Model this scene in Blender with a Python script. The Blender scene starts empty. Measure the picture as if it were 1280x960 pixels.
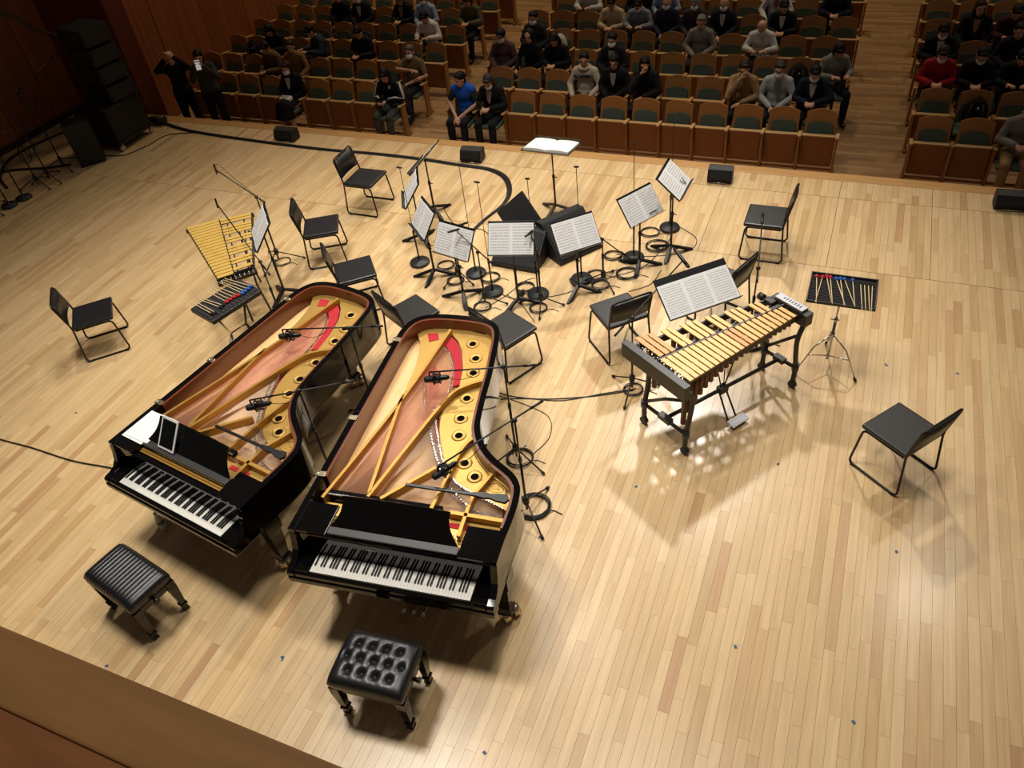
import bpy, bmesh, math, random
from math import sin, cos, pi, radians as R
from mathutils import Vector as V, Matrix
rnd = random.Random(7)
S = bpy.context.scene
C = S.collection
# ------------------------------------------------------------ camera, world, lights, exposure
def cam_axes(yaw, pitch, roll):
    f = V((sin(yaw)*cos(pitch), cos(yaw)*cos(pitch), -sin(pitch)))
    r0 = V((cos(yaw), -sin(yaw), 0)); u0 = r0.cross(f)
    return r0*cos(roll)+u0*sin(roll), u0*cos(roll)-r0*sin(roll), f
CR, CU, CF = cam_axes(-0.475194, 0.739922, -0.137115)
CAMPOS = V((0, 0, 5.3326)); FPX = 967.456
cd = bpy.data.cameras.new('camera'); cam = bpy.data.objects.new('camera', cd); C.objects.link(cam)
cd.sensor_width = 36; cd.lens = FPX/1280*36; cd.clip_start = .05; cd.clip_end = 200
m = Matrix((CR, CU, -CF)).transposed().to_4x4(); m.translation = CAMPOS; cam.matrix_world = m
S.camera = cam
S.view_settings.view_transform = 'Standard'; S.view_settings.look = 'None'
S.view_settings.gamma = 1; S.view_settings.use_curve_mapping = False
S.view_settings.exposure = 0.0
w = bpy.data.worlds.new('hall_gloom'); S.world = w; w.use_nodes = True
w.node_tree.nodes['Background'].inputs[0].default_value = (1.0, .93, .84, 1)
w.node_tree.nodes['Background'].inputs[1].default_value = .058
LAMP = (1.0, .95, .88)
def spot(name, loc, target, power, angle, blend, radius, col=LAMP):
    l = bpy.data.lights.new(name, 'SPOT'); o = bpy.data.objects.new(name, l); C.objects.link(o)
    l.energy = power; l.color = col; l.spot_size = R(angle); l.spot_blend = blend; l.shadow_soft_size = radius
    o.location = loc; o.rotation_euler = (V(target)-V(loc)).to_track_quat('-Z', 'Y').to_euler()
    return o
# stage lanterns hanging over the platform and from the front bridge, house lanterns over the seats
POWER = [3050, 1300, 550, 3100, 1620, 1760, 1050, 820, 520]
for pw, (nm, loc, tgt, ang, bl, rad) in zip(POWER, [
        ('stage_lantern', (-2.4, 14.6, 10.5), (-2.0, 6.0, 0), 60, 1, .30),
        ('stage_lantern', (-7.5, 9.8, 11.0), (-4.6, 5.0, 0), 64, 1, .25),
        ('stage_lantern', (3.4, 11.8, 11.0), (-2.0, 6.0, 0), 62, 1, .25),
        ('stage_lantern', (-5.5, 4.0, 11.5), (-5.0, 4.0, 0), 74, 1, 1.0),
        ('stage_lantern', (-.8, 4.4, 11.5), (-.8, 4.0, 0), 74, 1, 1.0),
        ('stage_lantern', (-4.0, 8.6, 11.5), (-4.0, 8.2, 0), 70, 1, 1.0),
        ('house_lantern', (-9.5, 17.0, 10.5), (-9.5, 15.0, 0), 110, 1, .5),
        ('house_lantern', (-3.2, 18.0, 10.5), (-3.2, 15.5, 0), 110, 1, .5),
        ('house_lantern', (2.5, 17.0, 10.5), (1.5, 15.0, 0), 100, 1, .5)]):
    spot(nm, loc, tgt, pw, ang, bl, rad, LAMP if nm == 'stage_lantern' else (1, .80, .56))
# ------------------------------------------------------------ helpers
def lin(r, g, b):
    f = lambda c: c/12.92 if c <= .04045 else ((c+.055)/1.055)**2.4
    return (f(r/255), f(g/255), f(b/255), 1)
class M:
    def __init__(s): s.bm = bmesh.new()
    def _v(s, pts): return [s.bm.verts.new(p) for p in pts]
    def _f(s, vs, mi=0, sm=False):
        try: f = s.bm.faces.new(vs)
        except ValueError: return None
        f.material_index = mi; f.smooth = sm; return f
    def box(s, c, d, rz=0, bev=0, mi=0, rx=0, ry=0):
        T = Matrix.Translation(c) @ Matrix.Rotation(rz, 4, 'Z') @ Matrix.Rotation(ry, 4, 'Y') @ Matrix.Rotation(rx, 4, 'X')
        b = bmesh.new(); bmesh.ops.create_cube(b, size=1)
        bmesh.ops.scale(b, vec=d, verts=b.verts)
        if bev: bmesh.ops.bevel(b, geom=b.edges[:], offset=bev, segments=2, affect='EDGES', profile=.6)
        bmesh.ops.transform(b, matrix=T, verts=b.verts)
        s.merge(b, mi); return s
    def merge(s, b, mi=None, sm=None):
        mp = {v: s.bm.verts.new(v.co) for v in b.verts}
        for f in b.faces: s._f([mp[v] for v in f.verts], f.material_index if mi is None else mi, f.smooth if sm is None else sm)
        b.free()
    def tube(s, pts, r, n=8, closed=False, mi=0, caps=True, sq=1.0):
        pts = [V(p) for p in pts]; k = len(pts); rs = r if isinstance(r, (list, tuple)) else [r]*k
        rings = []; up = None
        for i, p in enumerate(pts):
            a = pts[i-1] if (i > 0 or closed) else p; b = pts[(i+1) % k] if (i < k-1 or closed) else p
            t = (b-a); t = t.normalized() if t.length > 1e-9 else V((0, 0, 1))
            if up is None:
                up = V((0, 0, 1)) if abs(t.z) < .9 else V((1, 0, 0))
            x = up - t*up.dot(t); x = x.normalized() if x.length > 1e-6 else t.orthogonal().normalized(); up = x; y = t.cross(x)
            rings.append(s._v([p + (x*cos(2*pi*j/n)*sq + y*sin(2*pi*j/n))*rs[i] for j in range(n)]))
        for i in range(k if closed else k-1):
            A, B = rings[i], rings[(i+1) % k]
            for j in range(n): s._f([A[j], A[(j+1) % n], B[(j+1) % n], B[j]], mi, True)
        if caps and not closed: s._f(rings[0][::-1], mi); s._f(rings[-1], mi)
        return s
    def lathe(s, prof, c=(0, 0, 0), n=20, mi=0, T=None):
        T = T or Matrix.Translation(c); rings = []
        for r, z in prof:
            rings.append(s._v([T @ V((max(r, 1e-5)*cos(2*pi*j/n), max(r, 1e-5)*sin(2*pi*j/n), z)) for j in range(n)]))
        for A, B in zip(rings, rings[1:]):
            for j in range(n): s._f([A[j], A[(j+1) % n], B[(j+1) % n], B[j]], mi, True)
        s._f(rings[0][::-1], mi); s._f(rings[-1], mi); return s
    def prism(s, poly, z0, z1, mi=0, T=None, side_mi=None):
        T = T or Matrix.Identity(4)
        a = s._v([T @ V((x, y, z0)) for x, y in poly]); b = s._v([T @ V((x, y, z1)) for x, y in poly]); n = len(poly)
        s._f(a[::-1], mi); s._f(b, mi)
        for i in range(n): s._f([a[i], a[(i+1) % n], b[(i+1) % n], b[i]], mi if side_mi is None else side_mi)
        return s
    def sph(s, c, r, n=12, mi=0, T=None):
        r = (r, r, r) if not isinstance(r, (tuple, list)) else r
        b = bmesh.new(); bmesh.ops.create_uvsphere(b, u_segments=n, v_segments=max(6, n*2//3), radius=1)
        for v in b.verts: v.co = V((v.co.x*r[0], v.co.y*r[1], v.co.z*r[2])) + V(c)
        if T: bmesh.ops.transform(b, matrix=T, verts=b.verts)
        s.merge(b, mi, True); return s
    def mesh(s, name, mats):
        bmesh.ops.recalc_face_normals(s.bm, faces=s.bm.faces)
        me = bpy.data.meshes.new(name); s.bm.to_mesh(me); s.bm.free()
        for q in (mats if isinstance(mats, (list, tuple)) else [mats]): me.materials.append(q)
        return me
def inst(name, me, parent=None, loc=None, rot=None, mat=None, scale=None):
    o = bpy.data.objects.new(name, me); C.objects.link(o)
    if parent: o.parent = parent
    if loc is not None: o.location = loc
    if rot is not None: o.rotation_euler = rot
    if scale is not None: o.scale = scale
    if mat is not None: o.matrix_local = mat
    return o
def obj(name, mb, mats, parent=None, **k): return inst(name, mb.mesh(name, mats), parent, **k)
def tag(o, label, cat, group=None):
    o['label'] = label; o['category'] = cat
    if group: o['group'] = group
    return o
def thing(name, label, cat, loc=(0, 0, 0), rz=0, group=None):
    o = bpy.data.objects.new(name, None); C.objects.link(o); o.empty_display_size = .1
    o.location = loc; o.rotation_euler = (0, 0, rz); return tag(o, label, cat, group)
def struct(name, mb, mats, parent=None, **k):
    o = obj(name, mb, mats, parent, **k)
    if not parent: o['kind'] = 'structure'
    return o
def smooth_path(pts, k=6, closed=False):
    P = [V(p) for p in pts]; n = len(P); out = []
    for i in range(n if closed else n-1):
        g = lambda j: P[j % n] if closed else P[min(max(j, 0), n-1)]
        a, b, c, d = g(i-1), g(i), g(i+1), g(i+2)
        for q in range(k):
            t = q/k
            out.append(.5*((2*b)+(c-a)*t+(2*a-5*b+4*c-d)*t*t+(3*b-a-3*c+d)*t**3))
    if not closed: out.append(P[-1])
    return out
def fillet(pts, r, k=5):
    P = [V(p) for p in pts]; out = [P[0]]
    for a, b, c in zip(P, P[1:], P[2:]):
        u = (a-b); v = (c-b); q = min(r, u.length*.45, v.length*.45)
        s0 = b+u.normalized()*q; s1 = b+v.normalized()*q
        for i in range(k+1):
            t = i/k; out.append(s0*(1-t)**2 + b*2*t*(1-t) + s1*t*t)
    out.append(P[-1]); return out
# ------------------------------------------------------------ materials
def nodes(name):
    m = bpy.data.materials.new(name); m.use_nodes = True; nt = m.node_tree
    return m, nt, nt.nodes['Principled BSDF']
def pm(name, rgb, rough=.5, metal=0, coat=0, var=.12, vs=9, bump=0, bs=120, spec=.5, aniso=None, emit=None):
    m, nt, b = nodes(name); N = nt.nodes; K = nt.links
    col = lin(*rgb)
    tc = N.new('ShaderNodeTexCoord'); nz = N.new('ShaderNodeTexNoise'); nz.inputs['Scale'].default_value = vs; nz.inputs['Detail'].default_value = 3
    src = tc.outputs['Object']
    if aniso:
        mp = N.new('ShaderNodeMapping'); mp.inputs['Scale'].default_value = aniso; K.new(src, mp.inputs[0]); src = mp.outputs[0]
    K.new(src, nz.inputs['Vector'])
    mx = N.new('ShaderNodeMix'); mx.data_type = 'RGBA'; K.new(nz.outputs['Fac'], mx.inputs['Factor'])
    lo = tuple(c*(1-var) for c in col[:3])+(1,); hi = tuple(min(1, c*(1+var)) for c in col[:3])+(1,)
    mx.inputs[6].default_value = lo; mx.inputs[7].default_value = hi
    K.new(mx.outputs[2], b.inputs['Base Color'])
    b.inputs['Roughness'].default_value = rough; b.inputs['Metallic'].default_value = metal
    b.inputs['Coat Weight'].default_value = coat; b.inputs['Coat Roughness'].default_value = .05
    b.inputs['Specular IOR Level'].default_value = spec
    if emit: b.inputs['Emission Color'].default_value = lin(*rgb); b.inputs['Emission Strength'].default_value = emit
    if bump:
        n2 = N.new('ShaderNodeTexNoise'); n2.inputs['Scale'].default_value = bs; K.new(tc.outputs['Object'], n2.inputs['Vector'])
        bp = N.new('ShaderNodeBump'); bp.inputs['Strength'].default_value = bump; bp.inputs['Distance'].default_value = .004
        K.new(n2.outputs['Fac'], bp.inputs['Height']); K.new(bp.outputs[0], b.inputs['Normal'])
    return m
def wood(name, stops, rough, grain=(22, 1.3, 22), gamt=.16, coat=0, use_tint=False, bump=.05, brick=None):
    """boards: tone per piece from the 'tint' attribute, grain from stretched noise in world space"""
    m, nt, b = nodes(name); N = nt.nodes; K = nt.links
    geo = N.new('ShaderNodeNewGeometry'); src = geo.outputs['Position']
    rp = N.new('ShaderNodeValToRGB'); rp.color_ramp.interpolation = 'LINEAR'
    els = rp.color_ramp.elements
    while len(els) < len(stops): els.new(.5)
    for e, (p, c) in zip(els, stops): e.position = p; e.color = lin(*c)
    if use_tint:
        a1 = N.new('ShaderNodeAttribute'); a1.attribute_name = 'tint'; a1.attribute_type = 'GEOMETRY'
        a2 = N.new('ShaderNodeAttribute'); a2.attribute_name = 'tint'; a2.attribute_type = 'OBJECT'
        ad = N.new('ShaderNodeMath'); ad.operation = 'ADD'; K.new(a1.outputs['Fac'], ad.inputs[0]); K.new(a2.outputs['Fac'], ad.inputs[1]); t = ad.outputs[0]
    else:
        oi = N.new('ShaderNodeObjectInfo'); t = oi.outputs['Random']
    if brick:                                           # rows of short boards laid across, one tone each
        sx = N.new('ShaderNodeSeparateXYZ'); K.new(src, sx.inputs[0])
        def mt(op, a, c):
            n = N.new('ShaderNodeMath'); n.operation = op
            for i, q in enumerate((a, c)):
                if isinstance(q, (int, float)): n.inputs[i].default_value = q
                else: K.new(q, n.inputs[i])
            return n.outputs[0]
        ry = mt('FLOOR', mt('DIVIDE', sx.outputs[1], brick[1]), 0); cx = mt('FLOOR', mt('ADD', mt('DIVIDE', sx.outputs[0], brick[0]), mt('MULTIPLY', ry, .37)), 0)
        wn = N.new('ShaderNodeTexWhiteNoise'); wn.noise_dimensions = '2D'; c2 = N.new('ShaderNodeCombineXYZ'); K.new(ry, c2.inputs[0]); K.new(cx, c2.inputs[1]); K.new(c2.outputs[0], wn.inputs['Vector']); t = wn.outputs['Value']
    K.new(t, rp.inputs[0])
    mp = N.new('ShaderNodeMapping'); mp.inputs['Scale'].default_value = grain; K.new(src, mp.inputs[0])
    sc = N.new('ShaderNodeMath'); sc.operation = 'MULTIPLY'; sc.inputs[1].default_value = 60; K.new(t, sc.inputs[0])
    cb = N.new('ShaderNodeCombineXYZ'); K.new(sc.outputs[0], cb.inputs[1]); K.new(sc.outputs[0], cb.inputs[2])
    va = N.new('ShaderNodeVectorMath'); va.operation = 'ADD'; K.new(mp.outputs[0], va.inputs[0]); K.new(cb.outputs[0], va.inputs[1])
    nz = N.new('ShaderNodeTexNoise'); nz.inputs['Scale'].default_value = 1; nz.inputs['Detail'].default_value = 5; nz.inputs['Distortion'].default_value = .6
    K.new(va.outputs[0], nz.inputs['Vector'])
    mr = N.new('ShaderNodeMapRange'); mr.inputs[1].default_value = .3; mr.inputs[2].default_value = .7; mr.inputs[3].default_value = 1-gamt; mr.inputs[4].default_value = 1+gamt*.5
    K.new(nz.outputs['Fac'], mr.inputs[0])
    vm = N.new('ShaderNodeVectorMath'); vm.operation = 'SCALE'; K.new(rp.outputs[0], vm.inputs[0]); K.new(mr.outputs[0], vm.inputs['Scale'])
    K.new(vm.outputs[0], b.inputs['Base Color'])
    n2 = N.new('ShaderNodeTexNoise'); n2.inputs['Scale'].default_value = 2.2; n2.inputs['Detail'].default_value = 4; K.new(src, n2.inputs['Vector'])
    m2 = N.new('ShaderNodeMapRange'); m2.inputs[3].default_value = rough*.8; m2.inputs[4].default_value = rough*1.25; K.new(n2.outputs['Fac'], m2.inputs[0]); K.new(m2.outputs[0], b.inputs['Roughness'])
    b.inputs['Coat Weight'].default_value = coat; b.inputs['Coat Roughness'].default_value = .2
    if bump:
        bp = N.new('ShaderNodeBump'); bp.inputs['Strength'].default_value = bump; bp.inputs['Distance'].default_value = .003
        K.new(nz.outputs['Fac'], bp.inputs['Height']); K.new(bp.outputs[0], b.inputs['Normal'])
    return m
MAPLE = wood('maple_boards', [(0, (196, 160, 108)), (.12, (209, 175, 124)), (.45, (216, 183, 132)), (.8, (222, 190, 141)), (.9, (212, 177, 126)), (.955, (201, 162, 114)), (1, (193, 151, 106))], .32, coat=.3, use_tint=True, grain=(30, 1.6, 30), gamt=.13)
MAPLE_DARK = pm('joint_dark', (52, 34, 18), .9)
EDGE = wood('platform_edge_oak', [(0, (176, 128, 72)), (1, (190, 142, 84))], .4, grain=(1.5, 30, 30))
HALLFLOOR = wood('hall_boards', [(0, (142, 106, 66)), (.5, (160, 122, 78)), (1, (178, 140, 94))], .45, grain=(1.2, 26, 4), gamt=.25, brick=(1.1, .085))
WALLWOOD = wood('wall_panelling', [(0, (146, 80, 38)), (.5, (156, 88, 44)), (1, (134, 70, 34))], .5, grain=(14, 14, .5), gamt=.3)
PILLARWOOD = wood('pillar_panelling', [(0, (100, 40, 22)), (1, (92, 36, 20))], .5, grain=(14, 14, .6), gamt=.22)
RAILWOOD = wood('rail_wood', [(0, (186, 132, 74)), (1, (192, 138, 78))], .45, grain=(3, 26, 26), gamt=.2)
RAILDARK = wood('rail_dark_wood', [(0, (176, 112, 58)), (1, (180, 116, 62))], .5, grain=(3, 26, 26), gamt=.2)
GLOSS = pm('piano_black_lacquer', (9, 7, 7), .05, coat=0, var=.05, spec=.5)
SATIN = pm('satin_black', (16, 15, 15), .35, var=.15)
SHELF = pm('desk_ledge_grey', (54, 52, 50), .4)
MAHOG = pm('mahogany_veneer', (112, 58, 34), .28, coat=.4, var=.22, vs=3, aniso=(2, 2, 14))
IVORY = pm('white_key', (236, 232, 222), .25, var=.02)
EBONY = pm('black_key', (14, 13, 12), .25)
GOLD = pm('gold_bronze_plate', (196, 156, 82), .36, metal=.6, var=.1, vs=5, bump=.15, bs=300)
GOLDSIDE = pm('gold_strut', (184, 140, 66), .4, metal=.6, var=.1)
SPRUCE = pm('spruce_soundboard', (234, 188, 130), .4, var=.14, vs=3, aniso=(40, 1.5, 1))
COPPER = pm('copper_strings', (226, 160, 128), .4, metal=.25)
STEEL = pm('steel_strings', (222, 192, 164), .4, metal=.25)
PINS = pm('nickel_pins', (200, 198, 192), .25, metal=.9)
FELT = pm('red_felt', (176, 32, 44), .9, var=.2, vs=40)
BRASS = pm('brass', (214, 198, 164), .22, metal=.9)
CHROME = pm('chrome', (200, 196, 188), .2, metal=.95)
LEATHER = pm('black_leather', (22, 22, 23), .34, var=.15, bump=.12, bs=160)
VINYL = pm('black_vinyl', (28, 28, 29), .36, var=.2, vs=14, bump=.08, bs=220)
BACKV = pm('backrest_vinyl', (30, 28, 26), .42, var=.15, bump=.08, bs=220)
TUBEB = pm('black_tube', (20, 18, 17), .3, metal=.3)
STANDB = pm('black_enamel', (22, 21, 21), .38, var=.1)
CABLE = pm('black_rubber', (18, 17, 16), .55)
DISC = pm('cast_iron_base', (34, 34, 34), .5, var=.2, vs=30, bump=.1)
SPEAKER = pm('speaker_paint', (20, 19, 18), .6, bump=.3, bs=300)
GRILLE = pm('speaker_grille', (12, 12, 12), .55, bump=.5, bs=500)
MONI = pm('monitor_carpet', (24, 23, 24), .8, bump=.4, bs=400)
BARGOLD = pm('gold_anodised_bar', (216, 166, 96), .42, metal=.12, var=.05, vs=2)
BARGOLD2 = pm('deep_gold_anodised_bar', (198, 138, 76), .42, metal=.12, var=.05, vs=2)
GLOCKBAR = pm('yellow_brass_bar', (218, 178, 92), .38, metal=.25, var=.05)
RESON = pm('resonator_bronze', (112, 80, 46), .42, metal=.4)
FRAME = pm('frame_charcoal', (40, 38, 36), .42, var=.1)
SILVER = pm('silver_trim', (176, 176, 180), .4, metal=.4)
BIRCH = pm('birch_shaft', (226, 200, 150), .5, var=.08)
YRED = pm('red_yarn', (186, 34, 44), .9, bump=.6, bs=250)
YBLUE = pm('blue_yarn', (34, 92, 170), .9, bump=.6, bs=250)
YBLK = pm('black_yarn', (20, 18, 18), .9, bump=.6, bs=250)
TRAY = pm('tray_mat', (34, 31, 30), .85, bump=.5, bs=300)
PAPER = pm('plain_paper', (238, 236, 230), .7, var=.02)
SCREEN = pm('dark_screen', (8, 9, 11), .08)
TAPEB = pm('blue_tape', (60, 92, 120), .7)
TAPEW = pm('white_tape', (214, 208, 196), .7)
def stave_paper(name, rows, pages):
    m, nt, b = nodes(name); N = nt.nodes; K = nt.links
    tc = N.new('ShaderNodeTexCoord'); sp = N.new('ShaderNodeSeparateXYZ'); K.new(tc.outputs['UV'], sp.inputs[0])
    def mth(op, a, c=None, d=None):
        n = N.new('ShaderNodeMath'); n.operation = op
        for i, q in enumerate((a, c, d)):
            if q is None: continue
            if isinstance(q, (int, float)): n.inputs[i].default_value = q
            else: K.new(q, n.inputs[i])
        return n.outputs[0]
    x = mth('FRACT', mth('MULTIPLY', sp.outputs[0], pages)); y = mth('MULTIPLY', sp.outputs[1], rows)
    fy = mth('FRACT', y)
    band = mth('MULTIPLY', mth('GREATER_THAN', fy, .22), mth('LESS_THAN', fy, .78))
    mar = mth('MULTIPLY', mth('GREATER_THAN', x, .07), mth('LESS_THAN', x, .93))
    mar = mth('MULTIPLY', mar, mth('MULTIPLY', mth('GREATER_THAN', sp.outputs[1], .05), mth('LESS_THAN', sp.outputs[1], .95)))
    ln = mth('LESS_THAN', mth('FRACT', mth('MULTIPLY', mth('SUBTRACT', fy, .22), 8.9)), .3)
    nz = N.new('ShaderNodeTexNoise'); nz.inputs['Scale'].default_value = 1; nz.inputs['Detail'].default_value = 2
    mp = N.new('ShaderNodeMapping'); mp.inputs['Scale'].default_value = (70*pages/2, rows*5, 1); K.new(tc.outputs['UV'], mp.inputs[0]); K.new(mp.outputs[0], nz.inputs['Vector'])
    note = mth('GREATER_THAN', nz.outputs['Fac'], .56)
    ink = mth('MULTIPLY', mth('MULTIPLY', band, mar), mth('MAXIMUM', mth('MULTIPLY', ln, .75), mth('MULTIPLY', note, .8)))
    mx = N.new('ShaderNodeMix'); mx.data_type = 'RGBA'; K.new(ink, mx.inputs['Factor'])
    mx.inputs[6].default_value = lin(232, 230, 226); mx.inputs[7].default_value = lin(112, 112, 116)
    K.new(mx.outputs[2], b.inputs['Base Color']); b.inputs['Roughness'].default_value = .65
    return m
STAVES2 = stave_paper('printed_music_two_pages', 11, 2)
STAVES3 = stave_paper('printed_music_three_pages', 14, 3)
_cl = {}
def cloth(rgb, rough=.85):
    k = tuple(rgb)
    if k not in _cl: _cl[k] = pm('cloth_%d_%d_%d' % k, rgb, rough, var=.18, vs=18, bump=.2, bs=90, spec=.2)
    return _cl[k]
# ------------------------------------------------------------ large structure
PX0, PX1, PY1 = -13.6, 6.0, 10.02
fl = struct('floor', M().box(((PX0+PX1)/2, 5.0, -.06), (PX1-PX0, 10.1, .08)), MAPLE_DARK)
def proj(p):
    d = V(p)-CAMPOS; z = d.dot(CF)
    return 640+FPX*d.dot(CR)/z, 480-FPX*d.dot(CU)/z, z
PW = .0768; planks = []
seams = [(-.3, 8.0), (8.0, 9.58), (9.58, PY1)]
pr = random.Random(3)
xseam = {round(x/PW) for x in (-12.4, -9.7, -7.0, -4.3, -1.45, .02, 1.05, 2.4)}
for i in range(int(PX0/PW), int(PX1/PW)+1):
    x0 = i*PW; x1 = x0+PW-.0016
    for a, b in seams:
        x1 = x0+PW-(.005 if i in xseam and a > 7 else .0016)
        y = a+.003
        first = True
        while y < b-.004:
            ln = pr.uniform(.35, 1.5)
            if first: ln *= pr.uniform(.2, 1); first = False
            e = min(b-.003, y+ln)
            if b-e < .15: e = b-.003
            planks.append((x0, x1, y, e-.0012, min(.999, max(.001, pr.random()))))
            y = e
def vis(p):
    x, y, z = proj(((p[0]+p[1])/2, (p[2]+p[3])/2, 0))
    if not (-20 < x < 1300 and 0 < y < 980) or z < 0: return 0
    if p[2] < 1.25: return 0
    wx, wy = -4.2, 3.6                                   # hidden under the grand pianos
    cx, cy = (p[0]+p[1])/2, (p[2]+p[3])/2
    if -4.6 < cx < -1.9 and 2.6 < cy < 4.9: return 0
    return (p[3]-p[2])/z**2
planks.sort(key=vis, reverse=True)
unit = M().box((0, 0, -.009), (1, 1, .018)).mesh('plank', MAPLE)
for x0, x1, y0, y1, t in planks[:300]:
    o = inst('plank', unit, fl, loc=((x0+x1)/2, (y0+y1)/2, 0), scale=(x1-x0, y1-y0, 1)); o['tint'] = t
mb = M(); lay = mb.bm.loops.layers.float_color.new('tint') if False else None
fa = []
for x0, x1, y0, y1, t in planks[300:]:
    mb.box(((x0+x1)/2, (y0+y1)/2, -.009), (x1-x0, y1-y0, .018)); fa += [t]*6
me = mb.mesh('planks', MAPLE)
at = me.attributes.new('tint', 'FLOAT', 'FACE'); at.data.foreach_set('value', fa)
o = inst('planks', me, fl); o['kind'] = 'stuff'
# platform nosing, fascia
struct('trim_1', M().box(((PX0+PX1)/2, 10.12, -.02), (PX1-PX0, .19, .04), bev=.006), EDGE)
struct('trim_2', M().box(((PX0+PX1)/2, 10.13, -.41), (PX1-PX0, .10, .72)), EDGE)
# hall floor: gently stepped rows
HZ = -.73; ROWY = lambda k: 11.9+.9*(k-1); ROWZ = lambda k: .154+.028*(k-1)-.88
hf = M(); hf.box((-4, 10.75, HZ-.05), (22, 1.2, .1))
hf.box((-4, 11.9+5.4, HZ-.05+.028*6-.002), (22, 12.2, .1), rx=math.atan(.028/.9))
struct('floor_hall', hf, HALLFLOOR)
# side walls: panels proud of a backing, joints between them
wl = struct('wall_left', M().box((-13.75, 4.6, 3.0), (.1, 11.6, 8)), MAPLE_DARK)
pmesh = M().box((0, 0, 0), (.05, .885, 7.6), bev=.006).mesh('wall_panel', WALLWOOD)
for k in range(13): inst('wall_panel', pmesh, wl, loc=(-13.66, -.75+.9*k, 3.8))
ww = struct('wall_front_left', M().box((-12.85, 10.45, 2.4), (1.7, .42, 8), bev=.02), PILLARWOOD)
wh = struct('wall_hall_left', M().box((-12.98, 15.6, 2.4), (.1, 10.4, 8)), MAPLE_DARK)
hp = M().box((0, 0, 0), (.05, 1.285, 7.6), bev=.006).mesh('wall_panel', WALLWOOD)
for k in range(8): inst('wall_panel', hp, wh, loc=(-12.9, 11.35+1.3*k, 3.0))
struct('baseboard_left', M().box((-13.62, 4.6, .05), (.03, 11.4, .1)), MAPLE_DARK)
struct('wall_back', M().box((-4, 23.3, 2.6), (22, .1, 8)), WALLWOOD)
# balcony rail the picture is taken over
struct('trim_3', M().box((-1.4, .225, 4.17), (6.5, .11, .06), bev=.004).box((-1.4, .225, 3.7), (6.5, .09, .9)), RAILWOOD)
struct('trim_4', M().box((-1.4, -.03, 4.165), (6.5, .40, .06), bev=.002), RAILDARK)
# ------------------------------------------------------------ theatre seats
SEATWOOD = pm('seat_beech', (160, 108, 56), .4, var=.15, vs=5, aniso=(3, 20, 20))
SEATPAN = pm('seat_underside', (134, 80, 38), .42, var=.14, vs=4, aniso=(18, 18, 2))
SEATPAD = pm('seat_green_pad', (74, 88, 76), .9, var=.12, bump=.3, bs=300)
SEATEDGE = pm('seat_light_edge', (190, 150, 96), .45)
def arch(w0, w1, z0, z1, rise, n=8):
    p = [(-w0/2, z0), (w0/2, z0), (w1/2, z1-rise)]
    for i in range(1, n): 
        t = i/n; p.append((w1/2*(1-2*t), z1-rise*(1-2*t)**2*1.0))
    p.append((-w1/2, z1-rise)); return p
TB = Matrix.Translation((0, .07, 0)) @ Matrix.Rotation(R(90-13), 4, 'X')
def tilt_poly(poly, y0, y1, a=13, base=(.06, .40)):
    """poly in (x, z); leaned back by a degrees about the line z = base z"""
    T = Matrix.Translation((0, base[0], base[1])) @ Matrix.Rotation(R(-a), 4, 'X') @ Matrix.Translation((0, 0, -base[1])) @ Matrix.Rotation(R(90), 4, 'X')
    return M().prism(poly, -y1, -y0, T=T)
SM = {}
SM['back'] = tilt_poly(arch(.455, .43, .34, .89, .055), -.015, .025).mesh('backrest', SEATWOOD)
SM['pad'] = tilt_poly(arch(.37, .355, .36, .71, .035), -.045, -.0155).mesh('back_pad', SEATPAD)
up = M().box((0, -.05, .32), (.475, .05, .45), rx=R(-4), bev=.015)
SM['pan_up'] = up.mesh('seat_pan', SEATPAN)
SM['edge_up'] = M().box((0, -.022, .55), (.475, .075, .018), bev=.004).mesh('seat_edge', SEATEDGE)
SM['pan_dn'] = M().box((0, -.16, .42), (.455, .42, .06), bev=.02).mesh('seat_pan', SEATPAD)
ar = M().box((0, -.085, .585), (.05, .25, .028), rx=R(-8), bev=.008)
SM['arm'] = ar.mesh('armrest', SEATEDGE)
SM['std'] = M().box((0, -.06, .30), (.036, .14, .54)).box((0, -.05, .015), (.045, .26, .03)).mesh('standard', SEATWOOD)
SM['rail'] = M().box((0, -.1, .06), (.49, .03, .03)).mesh('foot_rail', SEATPAN)
ORD = ['front', 'second', 'third', 'fourth', 'fifth', 'sixth', 'seventh']
CARD = ['first', 'second', 'third', 'fourth', 'fifth', 'sixth', 'seventh', 'eighth', 'ninth', 'tenth', 'eleventh', 'twelfth']
def seat(x, k, block, n, of, occupied, end=False):
    lab = '%s hall seat with green pad, %s row, %s block, %s from %s' % (
        'occupied' if occupied else 'folded', ORD[k-1], block, CARD[n], of)
    t = thing('theatre_seat', lab, 'seat', (x, ROWY(k)-.22, ROWZ(k)), 0, 'hall seats')
    inst('backrest', SM['back'], t); inst('back_pad', SM['pad'], t)
    if occupied: inst('seat_pan', SM['pan_dn'], t)
    else:
        p = inst('seat_pan', SM['pan_up'], t); inst('seat_edge', SM['edge_up'], p)
    for s in ((1, -1) if end else (1,)):
        inst('armrest', SM['arm'], t, loc=(.265*s, 0, 0)); inst('standard', SM['std'], t, loc=(.265*s, 0, 0))
    if k == 1: inst('foot_rail', SM['rail'], t)
    return t
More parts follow.
